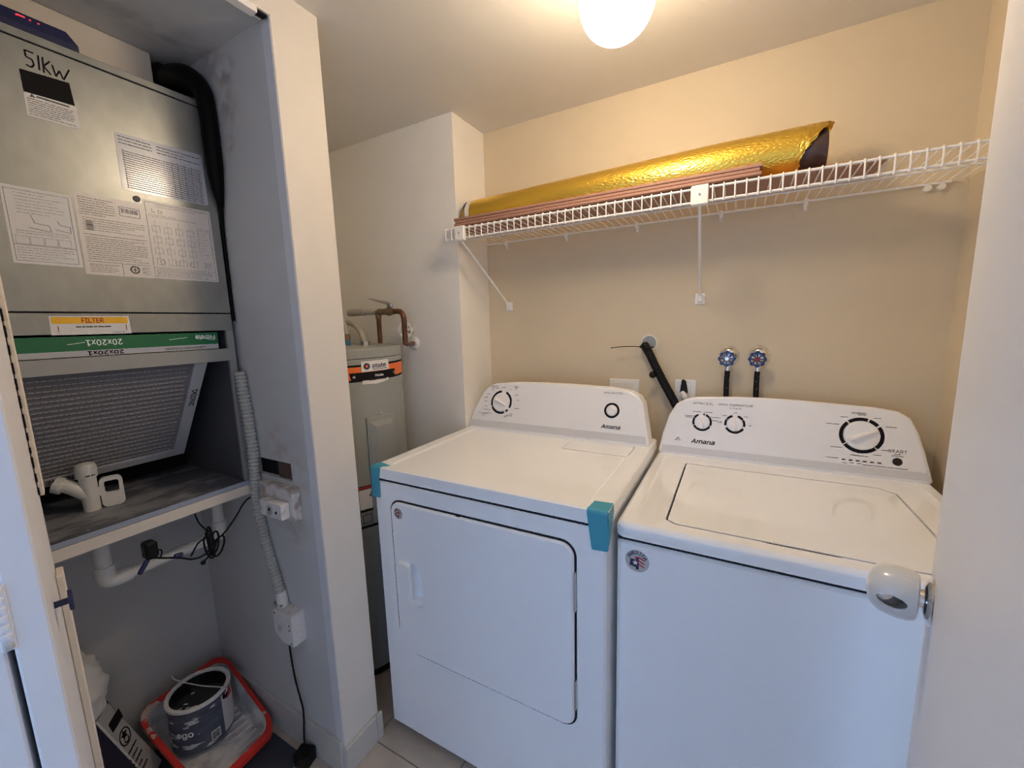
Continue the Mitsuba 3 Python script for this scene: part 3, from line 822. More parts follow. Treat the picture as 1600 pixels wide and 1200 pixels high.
# outlet plates
o1 = thing('outlet_plate', 'double wall plate half hidden behind the dryer console', 'wall plate')
obj('plate', bx(0.538, 0.652, -0.008, 0.0, 1.032, 1.109, 0.003), 'white_plastic', o1)
for xx in (0.572, 0.618):
    obj('socket', bx(xx - 0.0165, xx + 0.0165, -0.0105, -0.007, 1.038, 1.098, 0.003), 'white_plastic', o1)
o2 = thing('outlet_plate', 'small wall plate with a plug behind the drain hose', 'wall plate')
obj('plate', bx(0.776, 0.846, -0.006, 0.0, 1.005, 1.115, 0.002), 'white_plastic', o2)
obj('socket', bx(0.795, 0.829, -0.009, -0.005, 1.02, 1.10, 0.002), 'white_plastic', o2)
pg = thing('power_plug', 'black plug with a cord in the wall plate beside the drain hose', 'plug')
obj('body', hull_spheres([(0.805, -0.016, 1.112), (0.801, -0.020, 1.075), (0.815, -0.020, 1.075), (0.808, -0.016, 1.108)], 0.006), 'black_rubber', pg, 40)
obj('collar', hull_spheres([(0.806, -0.022, 1.069), (0.812, -0.022, 1.055)], 0.010), 'white_plastic', pg, 40)
obj('cord', tube(spline([(0.808, -0.022, 1.06), (0.812, -0.026, 1.02), (0.83, -0.028, 0.95)], 8), 0.004, 8), 'black_rubber', pg, 40)

# ------------------------------------------------------------------ water heater
HX, HY, HR, HZ = -0.40, -0.49, 0.24, 1.258
wh = thing('water_heater', 'grey cylindrical water heater behind the pillar', 'water heater')
obj('tank', put(lathe([(0, 0.03), (HR - 0.004, 0.03), (HR, 0.035), (HR, 1.222), (HR - 0.003, 1.2245), (0, 1.2245)], 72), tf(HX, HY, 0)), 'heater_grey', wh, 40)
obj('lid', put(lathe([(HR + 0.0015, 1.2245), (HR + 0.0015, 1.252), (HR - 0.004, HZ), (HR - 0.012, HZ - 0.003), (HR - 0.03, HZ - 0.004), (0, HZ + 0.006)], 72), tf(HX, HY, 0)), 'heater_grey', wh, 40)
obj('base_ring', put(lathe([(HR - 0.01, 0.0), (HR - 0.01, 0.032), (0, 0.032)], 48), tf(HX, HY, 0)), 'black_rubber', wh, 40)


def bend(mesh, r, z0, a0):
    """wraps a flat mesh (x along, y up, z out) round the tank, centred on angle a0 (degrees)."""
    m = mesh.copy()
    while True:
        e = m.edges_unique_length
        if len(m.faces) > 6000 or np.abs(np.diff(m.vertices[m.edges_unique][:, :, 0], axis=1)).max() < 0.02:
            break
        m = m.subdivide()
    v = m.vertices
    a = math.radians(a0) + v[:, 0] / r
    R = r + v[:, 2]
    return trimesh.Trimesh(np.c_[HX + R * np.cos(a), HY + R * np.sin(a), z0 + v[:, 1]], m.faces, process=False)


A = lambda deg: math.radians(deg) * HR
lbk = obj('label_band', bend(bx(A(-38), A(38), -0.0295, 0.0295, 0, 0.0008), HR, 1.1735, 0), 'print_black', wh, True)
obj('orange_field', bend(bx(A(-37.5), A(37), -0.0225, 0.0225, 0.0008, 0.0012), HR, 1.1735, 0), 'orange_print', lbk, True)
obj('name_plate', bend(ext(rect(A(-20.5), A(7), -0.019, 0.0185), 0.0006, 0.0014), HR, 1.196, 0), 'paper', lbk)
obj('name', bend(cat(at(text('state', 0.0150, 0.0004, True, width=0.062), A(-11.5), -0.008, 0.0021), at(bar(A(-11), A(5), 0, 0.002), 0, -0.0135, 0.0021)), HR, 1.197, 0), 'badge_navy', lbk)
obj('roundel', bend(at(ext(ring(0.0048, 0.0115), 0.0004), A(-15.8), 0.0, 0.0021), HR, 1.196, 0), 'badge_navy', lbk)
obj('roundel_core', bend(at(ext(Point(0, 0).buffer(0.0048), 0.0004), A(-15.8), 0.0, 0.0021), HR, 1.196, 0), 'orange_print', lbk)
obj('black_strip', bend(ext(Polygon([(A(-30.5), 0.0145), (A(15), 0.0145), (A(16), 0.006), (A(15), -0.0145), (A(-29), -0.0145)]), 0.0006, 0.0014), HR, 1.1615, 0), 'print_black', lbk)
obj('series_name', bend(at(text('ProLine', 0.0085, 0.0004, True, width=0.036), A(-9), -0.0045, 0.0021), HR, 1.1615, 0), 'badge_white', lbk)
for a_ in (-27, 13.5):
    obj('screw', bend(at(cyl(0.0045, 0.0025, 14), A(a_), 0, 0.002), HR, 1.1625, 0), 'steel', lbk)
obj('tag', bend(ext(Polygon([(A(-20.5), 0.009), (A(6.4), 0.009), (A(5.8), -0.006), (A(-7), -0.0135), (A(-20.5), -0.010)]), 0.0005, 0.0010), HR, 1.1445, 0), 'paper', wh)
obj('tag_print', bend(at(bar(A(-15), A(3), 0, 0.0022), 0, 0.001, 0.0017), HR, 1.1445, 0), 'print_grey', wh)
pf = np.radians(-5.0)
pM = frame((HX + (HR - 0.010) * math.cos(pf), HY + (HR - 0.010) * math.sin(pf), 0), (-math.sin(pf), math.cos(pf), 0), (0, 0, 1))
ep = obj('element_cover', put(bx(-0.064, 0.064, 0.62, 1.015, 0, 0.012, 0.003), pM), 'heater_grey', wh)
obj('raised_panel', put(trimesh.convex.convex_hull(np.vstack([bx(-0.058, 0.040, 0.64, 0.998, 0.010, 0.014).vertices, bx(-0.040, 0.036, 0.66, 0.980, 0.014, 0.027).vertices])), pM), 'heater_grey', ep)
obj('screw', put(cyl(0.004, 0.004, 14, 0.001), pM @ tf(-0.004, 1.022, 0.010)), 'steel', wh, 40)
l2 = obj('lower_label', bend(bx(A(-36), A(2), -0.16, 0.0, 0, 0.0007), HR, 0.768, 0), 'print_black', wh, True)
obj('red_edge', bend(bx(A(-36), A(2), -0.012, -0.002, 0.0008, 0.0011), HR, 0.768, 0), 'red_print', l2, True)
obj('white_field', bend(bx(A(-31), A(1), -0.088, -0.014, 0.0008, 0.0011), HR, 0.768, 0), 'paper', l2, True)
obj('grey_field', bend(bx(A(-31), A(1), -0.150, -0.098, 0.0008, 0.0011), HR, 0.768, 0), 'print_light', l2, True)
obj('print', bend(cat(at(text('40', 0.018, 0.0003, True), A(-23), -0.045, 0.0013), rows(A(-22), A(-2), -0.08, -0.055, 3, 5), at(outline(A(-29), A(-22), -0.14, -0.108, 0.002), 0, 0, 0.0013)), HR, 0.768, 0), 'print_black', l2)

# pipes on the heater
PY = -0.315
cp = thing('copper_pipe', 'old copper pipe with a ball valve above the water heater', 'pipe')
obj('elbow_pipe', tube(spline([(-0.315, PY, 1.392), (-0.255, PY, 1.392), (-0.222, PY, 1.388), (-0.208, PY, 1.368), (-0.207, PY, 1.33), (-0.207, PY, 1.258)], 10), 0.0105, 16), 'copper_old', cp, 40)
obj('drop_pipe', tube([(-0.347, PY, 1.385), (-0.347, PY, 1.264)], 0.0095, 14), 'copper_old', cp, 40)
obj('tee', cat(hull_spheres([(-0.347, PY, 1.392), (-0.325, PY, 1.392)], 0.0135), hull_spheres([(-0.347, PY, 1.392), (-0.347, PY, 1.372)], 0.012)), 'brass_old', cp, 40)
vb = obj('ball_valve', hull_spheres([(-0.305, PY, 1.392), (-0.285, PY, 1.392), (-0.265, PY, 1.392)], [0.013, 0.0175, 0.013]), 'brass_old', cp, 40, label='brass ball valve with a lever')
obj('stem', rod((-0.285, PY, 1.40), (-0.282, PY - 0.002, 1.424), 0.007, 12), 'brass_old', vb, 40)
obj('lever', trimesh.convex.convex_hull(np.vstack([bx(-0.293, -0.276, PY - 0.008, PY + 0.008, 1.420, 1.428).vertices, bx(-0.392, -0.386, PY - 0.007, PY + 0.007, 1.447, 1.450).vertices])), 'steel', vb)
obj('lever_grip', bx(-0.276, -0.262, PY - 0.010, PY + 0.010, 1.410, 1.424, 0.003), 'steel', vb)
obj('stub_to_wall', tube(spline([(-0.207, PY, 1.262), (-0.212, PY + 0.02, 1.2585), (-0.245, -0.225, 1.2575)], 6), 0.0085, 12), 'copper_old', cp, 40)
cn = thing('corrugated_connector', 'grey corrugated pipe running left from the copper tee', 'pipe')
sx = np.linspace(-0.345, -0.52, 120)
rad = 0.0125 + 0.0014 * np.sin((sx + 0.345) * 2 * np.pi / 0.006)
rad[sx < -0.425] = 0.0155
obj('sleeve', tube(np.c_[sx, np.full(120, PY), np.full(120, 1.3955)], rad, 14), 'hose_grey', cn, 40)
ch = thing('supply_hose', 'curved grey hose with blue nipple on top of the water heater', 'hose')
obj('tube', tube(spline([(-0.55, -0.40, 1.385), (-0.47, -0.42, 1.382), (-0.42, -0.43, 1.350), (-0.405, -0.435, 1.305)], 12), 0.0085, 12), 'hose_grey', ch, 40)
obj('nut', put(cyl(0.014, 0.026, 6), tf(-0.404, -0.435, 1.280)), 'brass_old', ch)
obj('nipple', put(cyl(0.013, 0.028, 20), tf(-0.404, -0.435, 1.254)), 'blue_plastic', ch, 40)
ch2 = thing('supply_hose', 'curved grey hose bending down beside the copper drop pipe', 'hose')
obj('tube', tube(spline([(-0.56, -0.36, 1.350), (-0.46, -0.37, 1.352), (-0.395, -0.38, 1.325), (-0.362, -0.385, 1.272)], 12), 0.0115, 12), 'hose_grey', ch2, 40)
obj('nut', put(cyl(0.018, 0.02, 6), tf(-0.358, -0.386, 1.256)), 'steel', ch2)
wv = thing('wall_valve', 'white painted valve with a spoked handwheel on the alcove wall', 'valve')
obj('body', rod((-0.262, YA, 1.318), (-0.256, YA - 0.044, 1.316), 0.009, 16), 'base_tile', wv, 40)
obj('flange', put(lathe([(0.0, 0.010), (0.014, 0.009), (0.020, 0.004), (0.021, 0.0)], 28), tf(-0.262, YA, 1.318) @ Ry), 'base_tile', wv, 40)
obj('handwheel', put(handwheel(0.031, 6), frame((-0.252, YA - 0.046, 1.316), (0.87, 0.5, 0), (0, 0.0, 1))), 'paint_white', wv, 30)
ws = thing('wall_flange', 'white pipe flange on the alcove wall below the white valve', 'pipe flange')
obj('plate', put(lathe([(0.010, 0.010), (0.018, 0.009), (0.027, 0.004), (0.029, 0.0)], 28), tf(-0.248, YA, 1.257) @ Ry), 'paint_white', ws, 40)

# ------------------------------------------------------------------ air handler closet
AX = -0.300
ah = thing('air_handler', 'grey galvanised air handler cabinet in the closet', 'air handler')
AYL, AYR = -1.432, -0.908
obj('cabinet', bx(-0.655, AX - 0.003, AYL, -0.946, 1.334, 1.925), 'galv_plain', ah)
obj('front_panel', bx(AX - 0.004, AX, AYL, AYR, 1.3825, 1.9115, 0.001), 'galvanised', ah)
obj('top_flange', bx(AX - 0.03, AX + 0.001, AYL, AYR, 1.9145, 1.930, 0.001), 'galvanised', ah)
obj('seam', bx(AX - 0.006, AX - 0.002, AYL, AYR - 0.002, 1.376, 1.916), 'dark_void', ah)
obj('lower_strip', bx(AX - 0.004, AX, AYL, AYR, 1.334, 1.3795, 0.001), 'galvanised', ah)
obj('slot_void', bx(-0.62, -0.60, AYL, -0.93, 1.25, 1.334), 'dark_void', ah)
obj('frame_bar', bx(AX - 0.006, AX + 0.004, AYL, AYR - 0.006, 1.249, 1.2835, 0.001), 'galv_plain', ah)
obj('corner_post', bx(AX - 0.012, AX, -0.926, AYR, 0.8895, 1.334, 0.001), 'galv_plain', ah)
obj('side_panel', bx(-0.655, AX - 0.006, -0.922, -0.918, 0.8895, 1.334), 'bay_shade', ah)  # metal side coloured dark to paint in the shade of the bay
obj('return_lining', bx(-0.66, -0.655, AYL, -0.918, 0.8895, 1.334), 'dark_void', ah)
obj('left_panel', bx(-0.655, AX - 0.006, AYL, AYL + 0.004, 0.8895, 1.334), 'galv_plain', ah)
AM = frame((AX, 0, 0), (0, 1, 0), (0, 0, 1))       # x -> world y, y -> world z, z -> +x


def sheet(y0, y1, z0, z1, m, lb, r=0.003, skew=0.0):
    p = Polygon([(y0, z1), (y1, z1 + skew), (y1 + 0.001, z0 + skew), (y0 - 0.001, z0)]).buffer(-r).buffer(r)
    return obj('notice_sheet', put(ext(p, 0.0004, 0.0002), AM), m, ah, label=lb)


AP = AM @ tf(0, 0, 0.0007)
s1 = sheet(-1.239, -1.164, 1.770, 1.816, 'paper', 'small white warning sticker under a black block')
obj('print', put(cat(rows(-1.236, -1.170, 1.773, 1.806, 8, 1, 0.0012), at(ext(Polygon([(0, 0), (0.008, 0), (0.004, 0.007)]), 0.0003), -1.232, 1.8075), bar(-1.222, -1.175, 1.811, 0.003)), AP), 'print_grey', s1)
obj('black_block', put(ext(Polygon([(-1.239, 1.855), (-1.169, 1.860), (-1.166, 1.817), (-1.2385, 1.814)]), 0.0003), AP), 'print_black', s1)
# handwriting 51KW
hw_ = [[(0.012, 0.030), (0.0, 0.030), (0.001, 0.018), (0.009, 0.017), (0.011, 0.008), (0.007, 0.001), (0.0, 0.003)], [(0.018, 0.030), (0.018, 0.002)], [(0.024, 0.030), (0.024, 0.0)], [(0.034, 0.027), (0.0245, 0.013), (0.034, 0.001)],
       [(0.037, 0.022), (0.041, 0.002), (0.047, 0.016), (0.052, 0.001), (0.062, 0.026)]]
obj('handwriting', put(cat(*[at(poly2(s, 0.0026), -1.2285, 1.865, 0, -3) for s in hw_]), AP @ tf(0, -0.0005, -0.0004)), 'print_black', ah, label='handwritten 51KW in black marker')
s3 = sheet(-1.107, -0.931, 1.663, 1.789, 'paper_gloss', 'glossy sheet ruled with many lines', skew=0.004)
obj('print', put(cat(*[bar(-1.098, -0.938, 1.671 + i * 0.0050, 0.0014) for i in range(17)], rows(-1.102, -1.04, 1.764, 1.785, 3, 9, 0.0018), rows(-1.03, -0.94, 1.764, 1.785, 3, 12, 0.0018),
                     *[line2(x, 1.668, x, 1.755, 0.0007) for x in (-1.096, -1.002, -0.990, -0.975, -0.960, -0.944)]), AP), 'print_grey', s3)
s4 = sheet(-1.296, -1.198, 1.478, 1.628, 'paper', 'left hand wiring sheet with a diagram')
obj('print', put(cat(outline(-1.292, -1.203, 1.484, 1.621, 0.0009), bar(-1.292, -1.203, 1.515, 0.0012), rows(-1.289, -1.208, 1.487, 1.512, 5, 21), *[outline(-1.288 + i * 0.020, -1.270 + i * 0.020, 1.517, 1.532) for i in range(4)],
                     poly2([(-1.262, 1.575), (-1.258, 1.560), (-1.238, 1.558), (-1.236, 1.546), (-1.268, 1.550)], 0.0012), poly2([(-1.225, 1.570), (-1.222, 1.562), (-1.207, 1.560), (-1.207, 1.548), (-1.230, 1.552)], 0.0012),
                     rows(-1.28, -1.212, 1.575, 1.618, 7, 22, 0.0008), rows(-1.286, -1.210, 1.536, 1.545, 2, 23)), AP), 'print_light', s4)
s5 = sheet(-1.1935, -1.073, 1.465, 1.638, 'paper_warm', 'middle rating sheet with barcode and seal')
obj('print', put(cat(rows(-1.188, -1.128, 1.592, 1.632, 8, 31, 0.0012), rows(-1.186, -1.078, 1.560, 1.590, 6, 32, 0.0010), rows(-1.186, -1.080, 1.498, 1.548, 11, 33, 0.0011), bar(-1.188, -1.077, 1.552, 0.001), bar(-1.188, -1.077, 1.494, 0.0008),
                     line2(-1.130, 1.468, -1.130, 1.494, 0.0008), rows(-1.186, -1.136, 1.470, 1.490, 5, 34, 0.0010), rows(-1.094, -1.079, 1.471, 1.489, 5, 35, 0.0010), at(ext(ring(0.006, 0.0092), 0.0003), -1.108, 1.482), bar(-1.112, -1.104, 1.482, 0.002), line2(-1.108, 1.477, -1.108, 1.487, 0.002),
                     *[bar(-1.181, -1.169, 1.562 + i * 0.003, 0.0018) for i in range(7)]), AP), 'print_grey', s5)
g = random.Random(77)
obj('barcode', put(cat(outline(-1.120, -1.083, 1.603, 1.623, 0.001), *[line2(-1.116 + i * 0.0015, 1.610, -1.116 + i * 0.0015, 1.620, g.choice((0.0005, 0.0010))) for i in range(20)]), AP), 'badge_navy', s5)
s6 = sheet(-1.0735, -0.930, 1.466, 1.651, 'paper_warm', 'right hand wiring sheet with schematics')
obj('print', put(cat(outline(-1.070, -0.934, 1.470, 1.646, 0.0009), bar(-1.070, -0.934, 1.492, 0.0009), rows(-1.066, -0.94, 1.472, 1.490, 6, 41, 0.001), rows(-1.066, -0.968, 1.612, 1.620, 2, 42), rows(-1.05, -0.94, 1.636, 1.645, 2, 43),
                     poly2([(-1.058, 1.632), (-1.058, 1.624), (-1.052, 1.624)], 0.001), poly2([(-1.044, 1.632), (-1.046, 1.624), (-1.038, 1.624), (-1.038, 1.629), (-1.045, 1.629)], 0.001),
                     *[outline(-1.062 + (i % 4) * 0.024, -1.047 + (i % 4) * 0.024, 1.500 + (i // 4) * 0.026, 1.514 + (i // 4) * 0.026, 0.0007) for i in range(16)], *[at(ext(ring(0.0045, 0.0054), 0.0003), -1.05 + i * 0.031, 1.506) for i in range(3)],
                     *[line2(-1.055 + i * 0.024, 1.50, -1.055 + i * 0.024, 1.606, 0.0005) for i in range(4)], rows(-0.96, -0.938, 1.497, 1.515, 5, 44, 0.001), outline(-0.965, -0.937, 1.535, 1.600, 0.0006), rows(-0.962, -0.94, 1.54, 1.60, 8, 45, 0.0007)), AP), 'print_light', s6)
obj('knockout', put(cyl(0.0068, 0.002, 20), AM @ tf(-1.084, 1.648, 0.0005)), 'print_grey', ah, 40)
s7 = sheet(-1.264, -1.1345, 1.333, 1.3735, 'paper', 'yellow and white filter sticker', 0.0015)
obj('yellow_band', put(ext(rect(-1.261, -1.1375, 1.357, 1.371), 0.0003), AP), 'yellow_print', s7)
obj('word', put(at(text('FILTER', 0.0105, 0.0003, True, width=0.036), -1.2165, 1.3588, 0.0004), AP), 'red_print', s7)
obj('print', put(cat(rows(-1.226, -1.166, 1.347, 1.353, 1, 51, 0.003), bar(-1.168, -1.145, 1.337, 0.0008)), AP), 'print_grey', s7)
obj('tick', put(cat(line2(-1.253, 1.339, -1.253, 1.352, 0.0014), line2(-1.1415, 1.341, -1.1415, 1.354, 0.0014)), AP), 'red_print', s7)
for yy, zz in ((-0.914, 1.42), (-0.914, 1.25), (-0.915, 1.36)):
    obj('screw', put(cyl(0.0035, 0.002, 12), AM @ tf(yy, zz, 0.0)), 'galv_plain', ah, 40)
# filter box lying in the slot
fb = thing('air_filter', 'green boxed air filter pushed into the slot of the air handler', 'air filter')
obj('box', bx(-0.58, AX - 0.006, -1.425, -0.947, 1.2845, 1.3295, 0.001), 'filter_card', fb)
obj('green_front', put(ext(rect(-1.425, -0.947, 1.298, 1.3295), 0.0006), AM @ tf(0, 0, -0.006)), 'filter_green', fb)
FM = AM @ tf(0, 0, -0.0053)
obj('lettering', put(cat(at(text('20x20x1', 0.0125, 0.0003, True, width=0.062), -1.150, 1.3205, 0, 180), at(text('Filtrete', 0.0125, 0.0003, True, width=0.047), -0.953, 1.3225, 0, 180), line2(-1.243, 1.312, -1.215, 1.316, 0.0012), line2(-1.06, 1.314, -1.02, 1.318, 0.0012)), FM), 'badge_white', fb)
obj('lettering', put(cat(at(text('20x20x1', 0.0085, 0.0003, True, width=0.062), -1.150, 1.2955, 0, 180), rows(-1.07, -0.98, 1.288, 1.294, 2, 61, 0.001)), FM), 'print_black', fb)
# tilted pleated filter
p_t, p_b = np.array([-0.322, 0, 1.262]), np.array([-0.545, 0, 0.965])
dv = p_t - p_b
LF = np.linalg.norm(dv)
TM = frame(p_b, (0, 1, 0), dv)                       # x -> y, y -> up the slope, z -> towards the room, downwards
tfil = thing('pleated_filter', 'grey pleated filter tilted behind the open lower bay of the air handler', 'air filter')
FY0, FY1 = -1.422, -0.975
rib = []
npl = 22
prof = []
y0_, y1_ = 0.026, LF - 0.004
for i in range(npl * 2 + 1):
    prof.append((y0_ + (i - (0.55 if i % 2 == 0 else 0)) * (y1_ - y0_) / (npl * 2), 0.0 if i % 2 else 0.010))
pv, pfc = [], []
for (yy, zz) in prof:
    pv += [(FY0 + 0.02, yy, zz), (FY1 - 0.028, yy, zz)]
for i in range(npl * 2):
    pfc += [(2 * i, 2 * i + 1, 2 * i + 3), (2 * i, 2 * i + 3, 2 * i + 2)]
obj('pleats', put(trimesh.Trimesh(pv, pfc, process=False), TM), 'pleat', tfil)
obj('side_frame', put(bx(FY1 - 0.030, FY1, 0.0, LF, -0.012, 0.0125, 0.001), TM), 'filter_card', tfil)
obj('bottom_frame', put(bx(FY0, FY1 - 0.0305, 0.0, 0.027, -0.012, 0.0125, 0.001), TM), 'filter_card', tfil)
obj('left_frame', put(bx(FY0, FY0 + 0.028, 0.0275, LF, -0.012, 0.0125, 0.001), TM), 'filter_card', tfil)
g = random.Random(14)
for i in range(0, npl * 2 + 1, 2):
    dash_ = []
    x = FY0 + 0.03
    while x < FY1 - 0.045:
        L = g.uniform(0.006, 0.012)
        dash_.append(bx(x, x + L, prof[i][0] - 0.0016, prof[i][0] + 0.0016, prof[i][1] - 0.0006, prof[i][1] + 0.0008))
        x += L + 0.0022
    rk = obj('ridge', put(cat(*dash_), TM), 'pleat_ridge', tfil)
    labels[rk] = {'label': 'broken light ridge line of the pleated media', 'kind': 'stuff'}
obj('lettering', put(cat(at(text('20x20x1', 0.013, 0.0003, True, width=0.062), FY1 - 0.0085, LF * 0.55, 0.0127, 90), at(text('20-20x1', 0.013, 0.0003, True, width=0.075), -1.272, 0.0075, 0.0127)), TM), 'print_black', tfil)

# plenum above, controller
whole('plenum_duct', bx(-0.66, -0.392, -1.44, -0.975, 1.931, ZK - 0.001, 0.002), 'board_cream', 'cream boxed duct between the air handler and the closet ceiling', 'duct')
ct = thing('controller', 'dark blue controller with red digits on top of the air handler', 'controller')
obj('case', trimesh.convex.convex_hull(np.vstack([bx(-0.372, -0.318, -1.345, -1.138, 1.931, 1.951).vertices, bx(-0.370, -0.320, -1.345, -1.154, 1.950, 1.972).vertices])), 'case_navy', ct)
SEG = {'5': 'afgcd', '4': 'fgbc'}
sp_ = dict(a=((0, 2), (1, 2)), b=((1, 1), (1, 2)), c=((1, 0), (1, 1)), d=((0, 0), (1, 0)), e=((0, 0), (0, 1)), f=((0, 1), (0, 2)), g=((0, 1), (1, 1)))
dg = []
for q, chh in enumerate('54'):
    for sgm in SEG[chh]:
        (a0, b0), (a1, b1) = sp_[sgm]
        dg.append(line2(-1.224 + q * 0.018 + a0 * 0.0115, 1.9490 + b0 * 0.0085, -1.224 + q * 0.018 + a1 * 0.0115, 1.9490 + b1 * 0.0085, 0.0028))
obj('digits', put(cat(*dg), frame((-0.3195, 0, 0), (0, 1, 0), (0, 0, 1))), 'led_red', ct, emitter={'type': 'area', 'radiance': rgb([2.2, 0.06, 0.08])})
# black insulated pipe from above, down the gap
bp = thing('insulated_pipe', 'fat black insulated pipe bending down beside the air handler', 'pipe')
ep_ = spline([(-0.60, -0.935, 1.978), (-0.48, -0.935, 1.985), (-0.385, -0.934, 1.992), (-0.325, -0.928, 1.982), (-0.286, -0.919, 1.953), (-0.2735, -0.9165, 1.905), (-0.2735, -0.9160, 1.80), (-0.280, -0.912, 1.72), (-0.290, -0.9035, 1.665)], 14)
obj('elbow', tube(ep_, np.interp(np.linspace(0, 1, len(ep_)), [0, 0.25, 0.38, 0.50, 0.60, 0.80, 0.90, 1], [0.036, 0.037, 0.034, 0.024, 0.0205, 0.0200, 0.014, 0.006]), 20), 'black_foam', bp, 50)
obj('line', tube(spline([(-0.290, -0.9035, 1.665), (-0.300, -0.9017, 1.60), (-0.303, -0.9017, 1.45), (-0.303, -0.9017, 1.36)], 10), 0.0048, 10), 'black_foam', bp, 50)
obj('chase_shade', bx(-0.66, -0.385, -0.972, -0.8975, 1.932, 2.032, 0.012), 'black_foam', bp)  # added black block, paints the dark opening between duct and wall

# platform under the unit
pf_ = thing('platform', 'cream edged platform under the air handler', 'platform')
obj('front_board', bx(-0.318, AX, -1.449, Y1 - 0.002, 0.846, 0.8745, 0.0015), 'board_cream', pf_)
obj('panel', bx(XB + 0.002, -0.319, -1.449, Y1 - 0.002, 0.846, 0.8745), 'ledger_raw', pf_)
obj('metal_sheet', bx(XB + 0.002, AX - 0.002, -1.449, Y1 - 0.004, 0.8755, 0.8880, 0.0008), 'pan_metal', pf_)
obj('sheet_lip', bx(AX - 0.0018, AX - 0.0005, -1.449, Y1 - 0.004, 0.8758, 0.8885), 'sheet_edge', pf_)
for y, z in ((-1.262, 0.8895), (-1.105, 0.8895)):
    obj('screw', put(cyl(0.003, 0.0015, 10), tf(-0.318, y, z - 0.001)), 'steel', pf_)

# white PVC cleanout on the pan
pv_ = thing('drain_cleanout', 'white pipe tee with cap standing on the platform', 'drain pipe')
bxp, byp = -0.466, -1.212
obj('riser', put(lathe([(0, 0.0), (0.0165, 0.0), (0.0165, 0.10), (0, 0.10)], 24), tf(bxp, byp, 0.888)), 'pvc', pv_, 40)
cpk = obj('cap', put(lathe([(0.0165, 0.088), (0.0205, 0.088), (0.0205, 0.112), (0.018, 0.121), (0.010, 0.125), (0, 0.1255)], 28), tf(bxp, byp, 0.888)), 'pvc', pv_, 40)
obj('print', put(rows(-0.008, 0.010, 0.0, 0.006, 1, 71, 0.004), frame((bxp + 0.0206, byp, 0.979), (0, 1, 0), (0, 0, 1))), 'print_grey', cpk)
obj('branch', tube(spline([(bxp, byp, 0.925), (bxp - 0.008, byp - 0.016, 0.943), (bxp - 0.016, byp - 0.030, 0.957), (bxp - 0.024, byp - 0.042, 0.964)], 8), 0.0165, 18), 'pvc', pv_, 40)
obj('branch_rim', tube([(bxp - 0.022, byp - 0.039, 0.962), (bxp - 0.030, byp - 0.050, 0.968)], 0.0205, 18), 'pvc', pv_, 40)
fs = thing('float_switch', 'white ring shaped float switch beside the white pipe tee', 'switch')
SM = frame((-0.462, -1.194, 0.888), (0.25, 0.97, 0), (0, 0, 1))
obj('ring', put(ext(rect(0.0, 0.044, 0.0, 0.078, 0.012).difference(rect(0.009, 0.036, 0.036, 0.068, 0.005)), 0.014, -0.007), SM), 'pvc', fs, 30)
obj('stem', put(bx(-0.012, 0.004, 0.032, 0.058, -0.006, 0.006, 0.002), SM), 'pvc', fs)
# PVC trap below
tr = thing('drain_trap', 'white drain pipe hanging in a loop under the platform', 'drain pipe')
tx, ty0, ty1, tz = -0.45, -1.216, -0.945, 0.692
obj('down_leg', rod((tx, ty0, 0.846), (tx, ty0, tz + 0.012), 0.0165, 20), 'pvc', tr, 40)
obj('coupling', rod((tx, ty0, 0.80), (tx, ty0, 0.845), 0.0195, 20), 'pvc', tr, 40)
obj('elbow', tube(spline([(tx, ty0, tz + 0.045), (tx, ty0, tz + 0.018), (tx, ty0 + 0.006, tz + 0.004), (tx, ty0 + 0.022, tz), (tx, ty0 + 0.048, tz)], 8), 0.0202, 20), 'pvc', tr, 40)
obj('cross_leg', rod((tx, ty0 + 0.03, tz), (tx, ty1 - 0.02, tz), 0.0148, 20), 'pvc', tr, 40)
obj('elbow', tube(spline([(tx, ty1 - 0.048, tz), (tx, ty1 - 0.020, tz), (tx, ty1 - 0.005, tz + 0.006), (tx, ty1, tz + 0.020), (tx, ty1, tz + 0.045)], 8), 0.0190, 20), 'pvc', tr, 40)
obj('up_leg', rod((tx, ty1, tz + 0.02), (tx, ty1, 0.846), 0.0148, 20), 'pvc', tr, 40)

# ledger boards, brown block in the hole
whole('ledger_board', bx(-0.244, -0.088, Y1 - 0.024, Y1 - 0.0005, 0.800, 0.894, 0.002), 'ledger_raw', 'rough plaster stained ledger board on the closet wall behind the conduit', 'board')
lb2 = thing('ledger_board', 'white painted ledger block with two nail holes in front of the stained ledger', 'board')
obj('block', bx(-0.204, -0.104, Y1 - 0.050, Y1 - 0.025, 0.812, 0.857, 0.002), 'box_paint', lb2)
for x in (-0.160, -0.128):
    obj('nail_hole', put(put(cyl(0.004, 0.002, 10), Ry), tf(x, Y1 - 0.0495, 0.836 if x < -0.15 else 0.832)), 'dark_void', lb2)
struct('hole_shade', bx(-0.287, -0.192, Y1 + 0.014, Y1 + 0.044, 0.907, 0.957), 'dark_void', 'dark block painting the shade inside the hole in the partition', parent='wall_partition')  # added dark block, its colour stands in for shade in the cavity
whole('wood_block', bx(-0.190, -0.119, Y1 + 0.006, Y1 + 0.04, 0.907, 0.957, 0.001), 'wood_dark', 'dark brown wood block inside the hole in the closet wall', 'wood block')
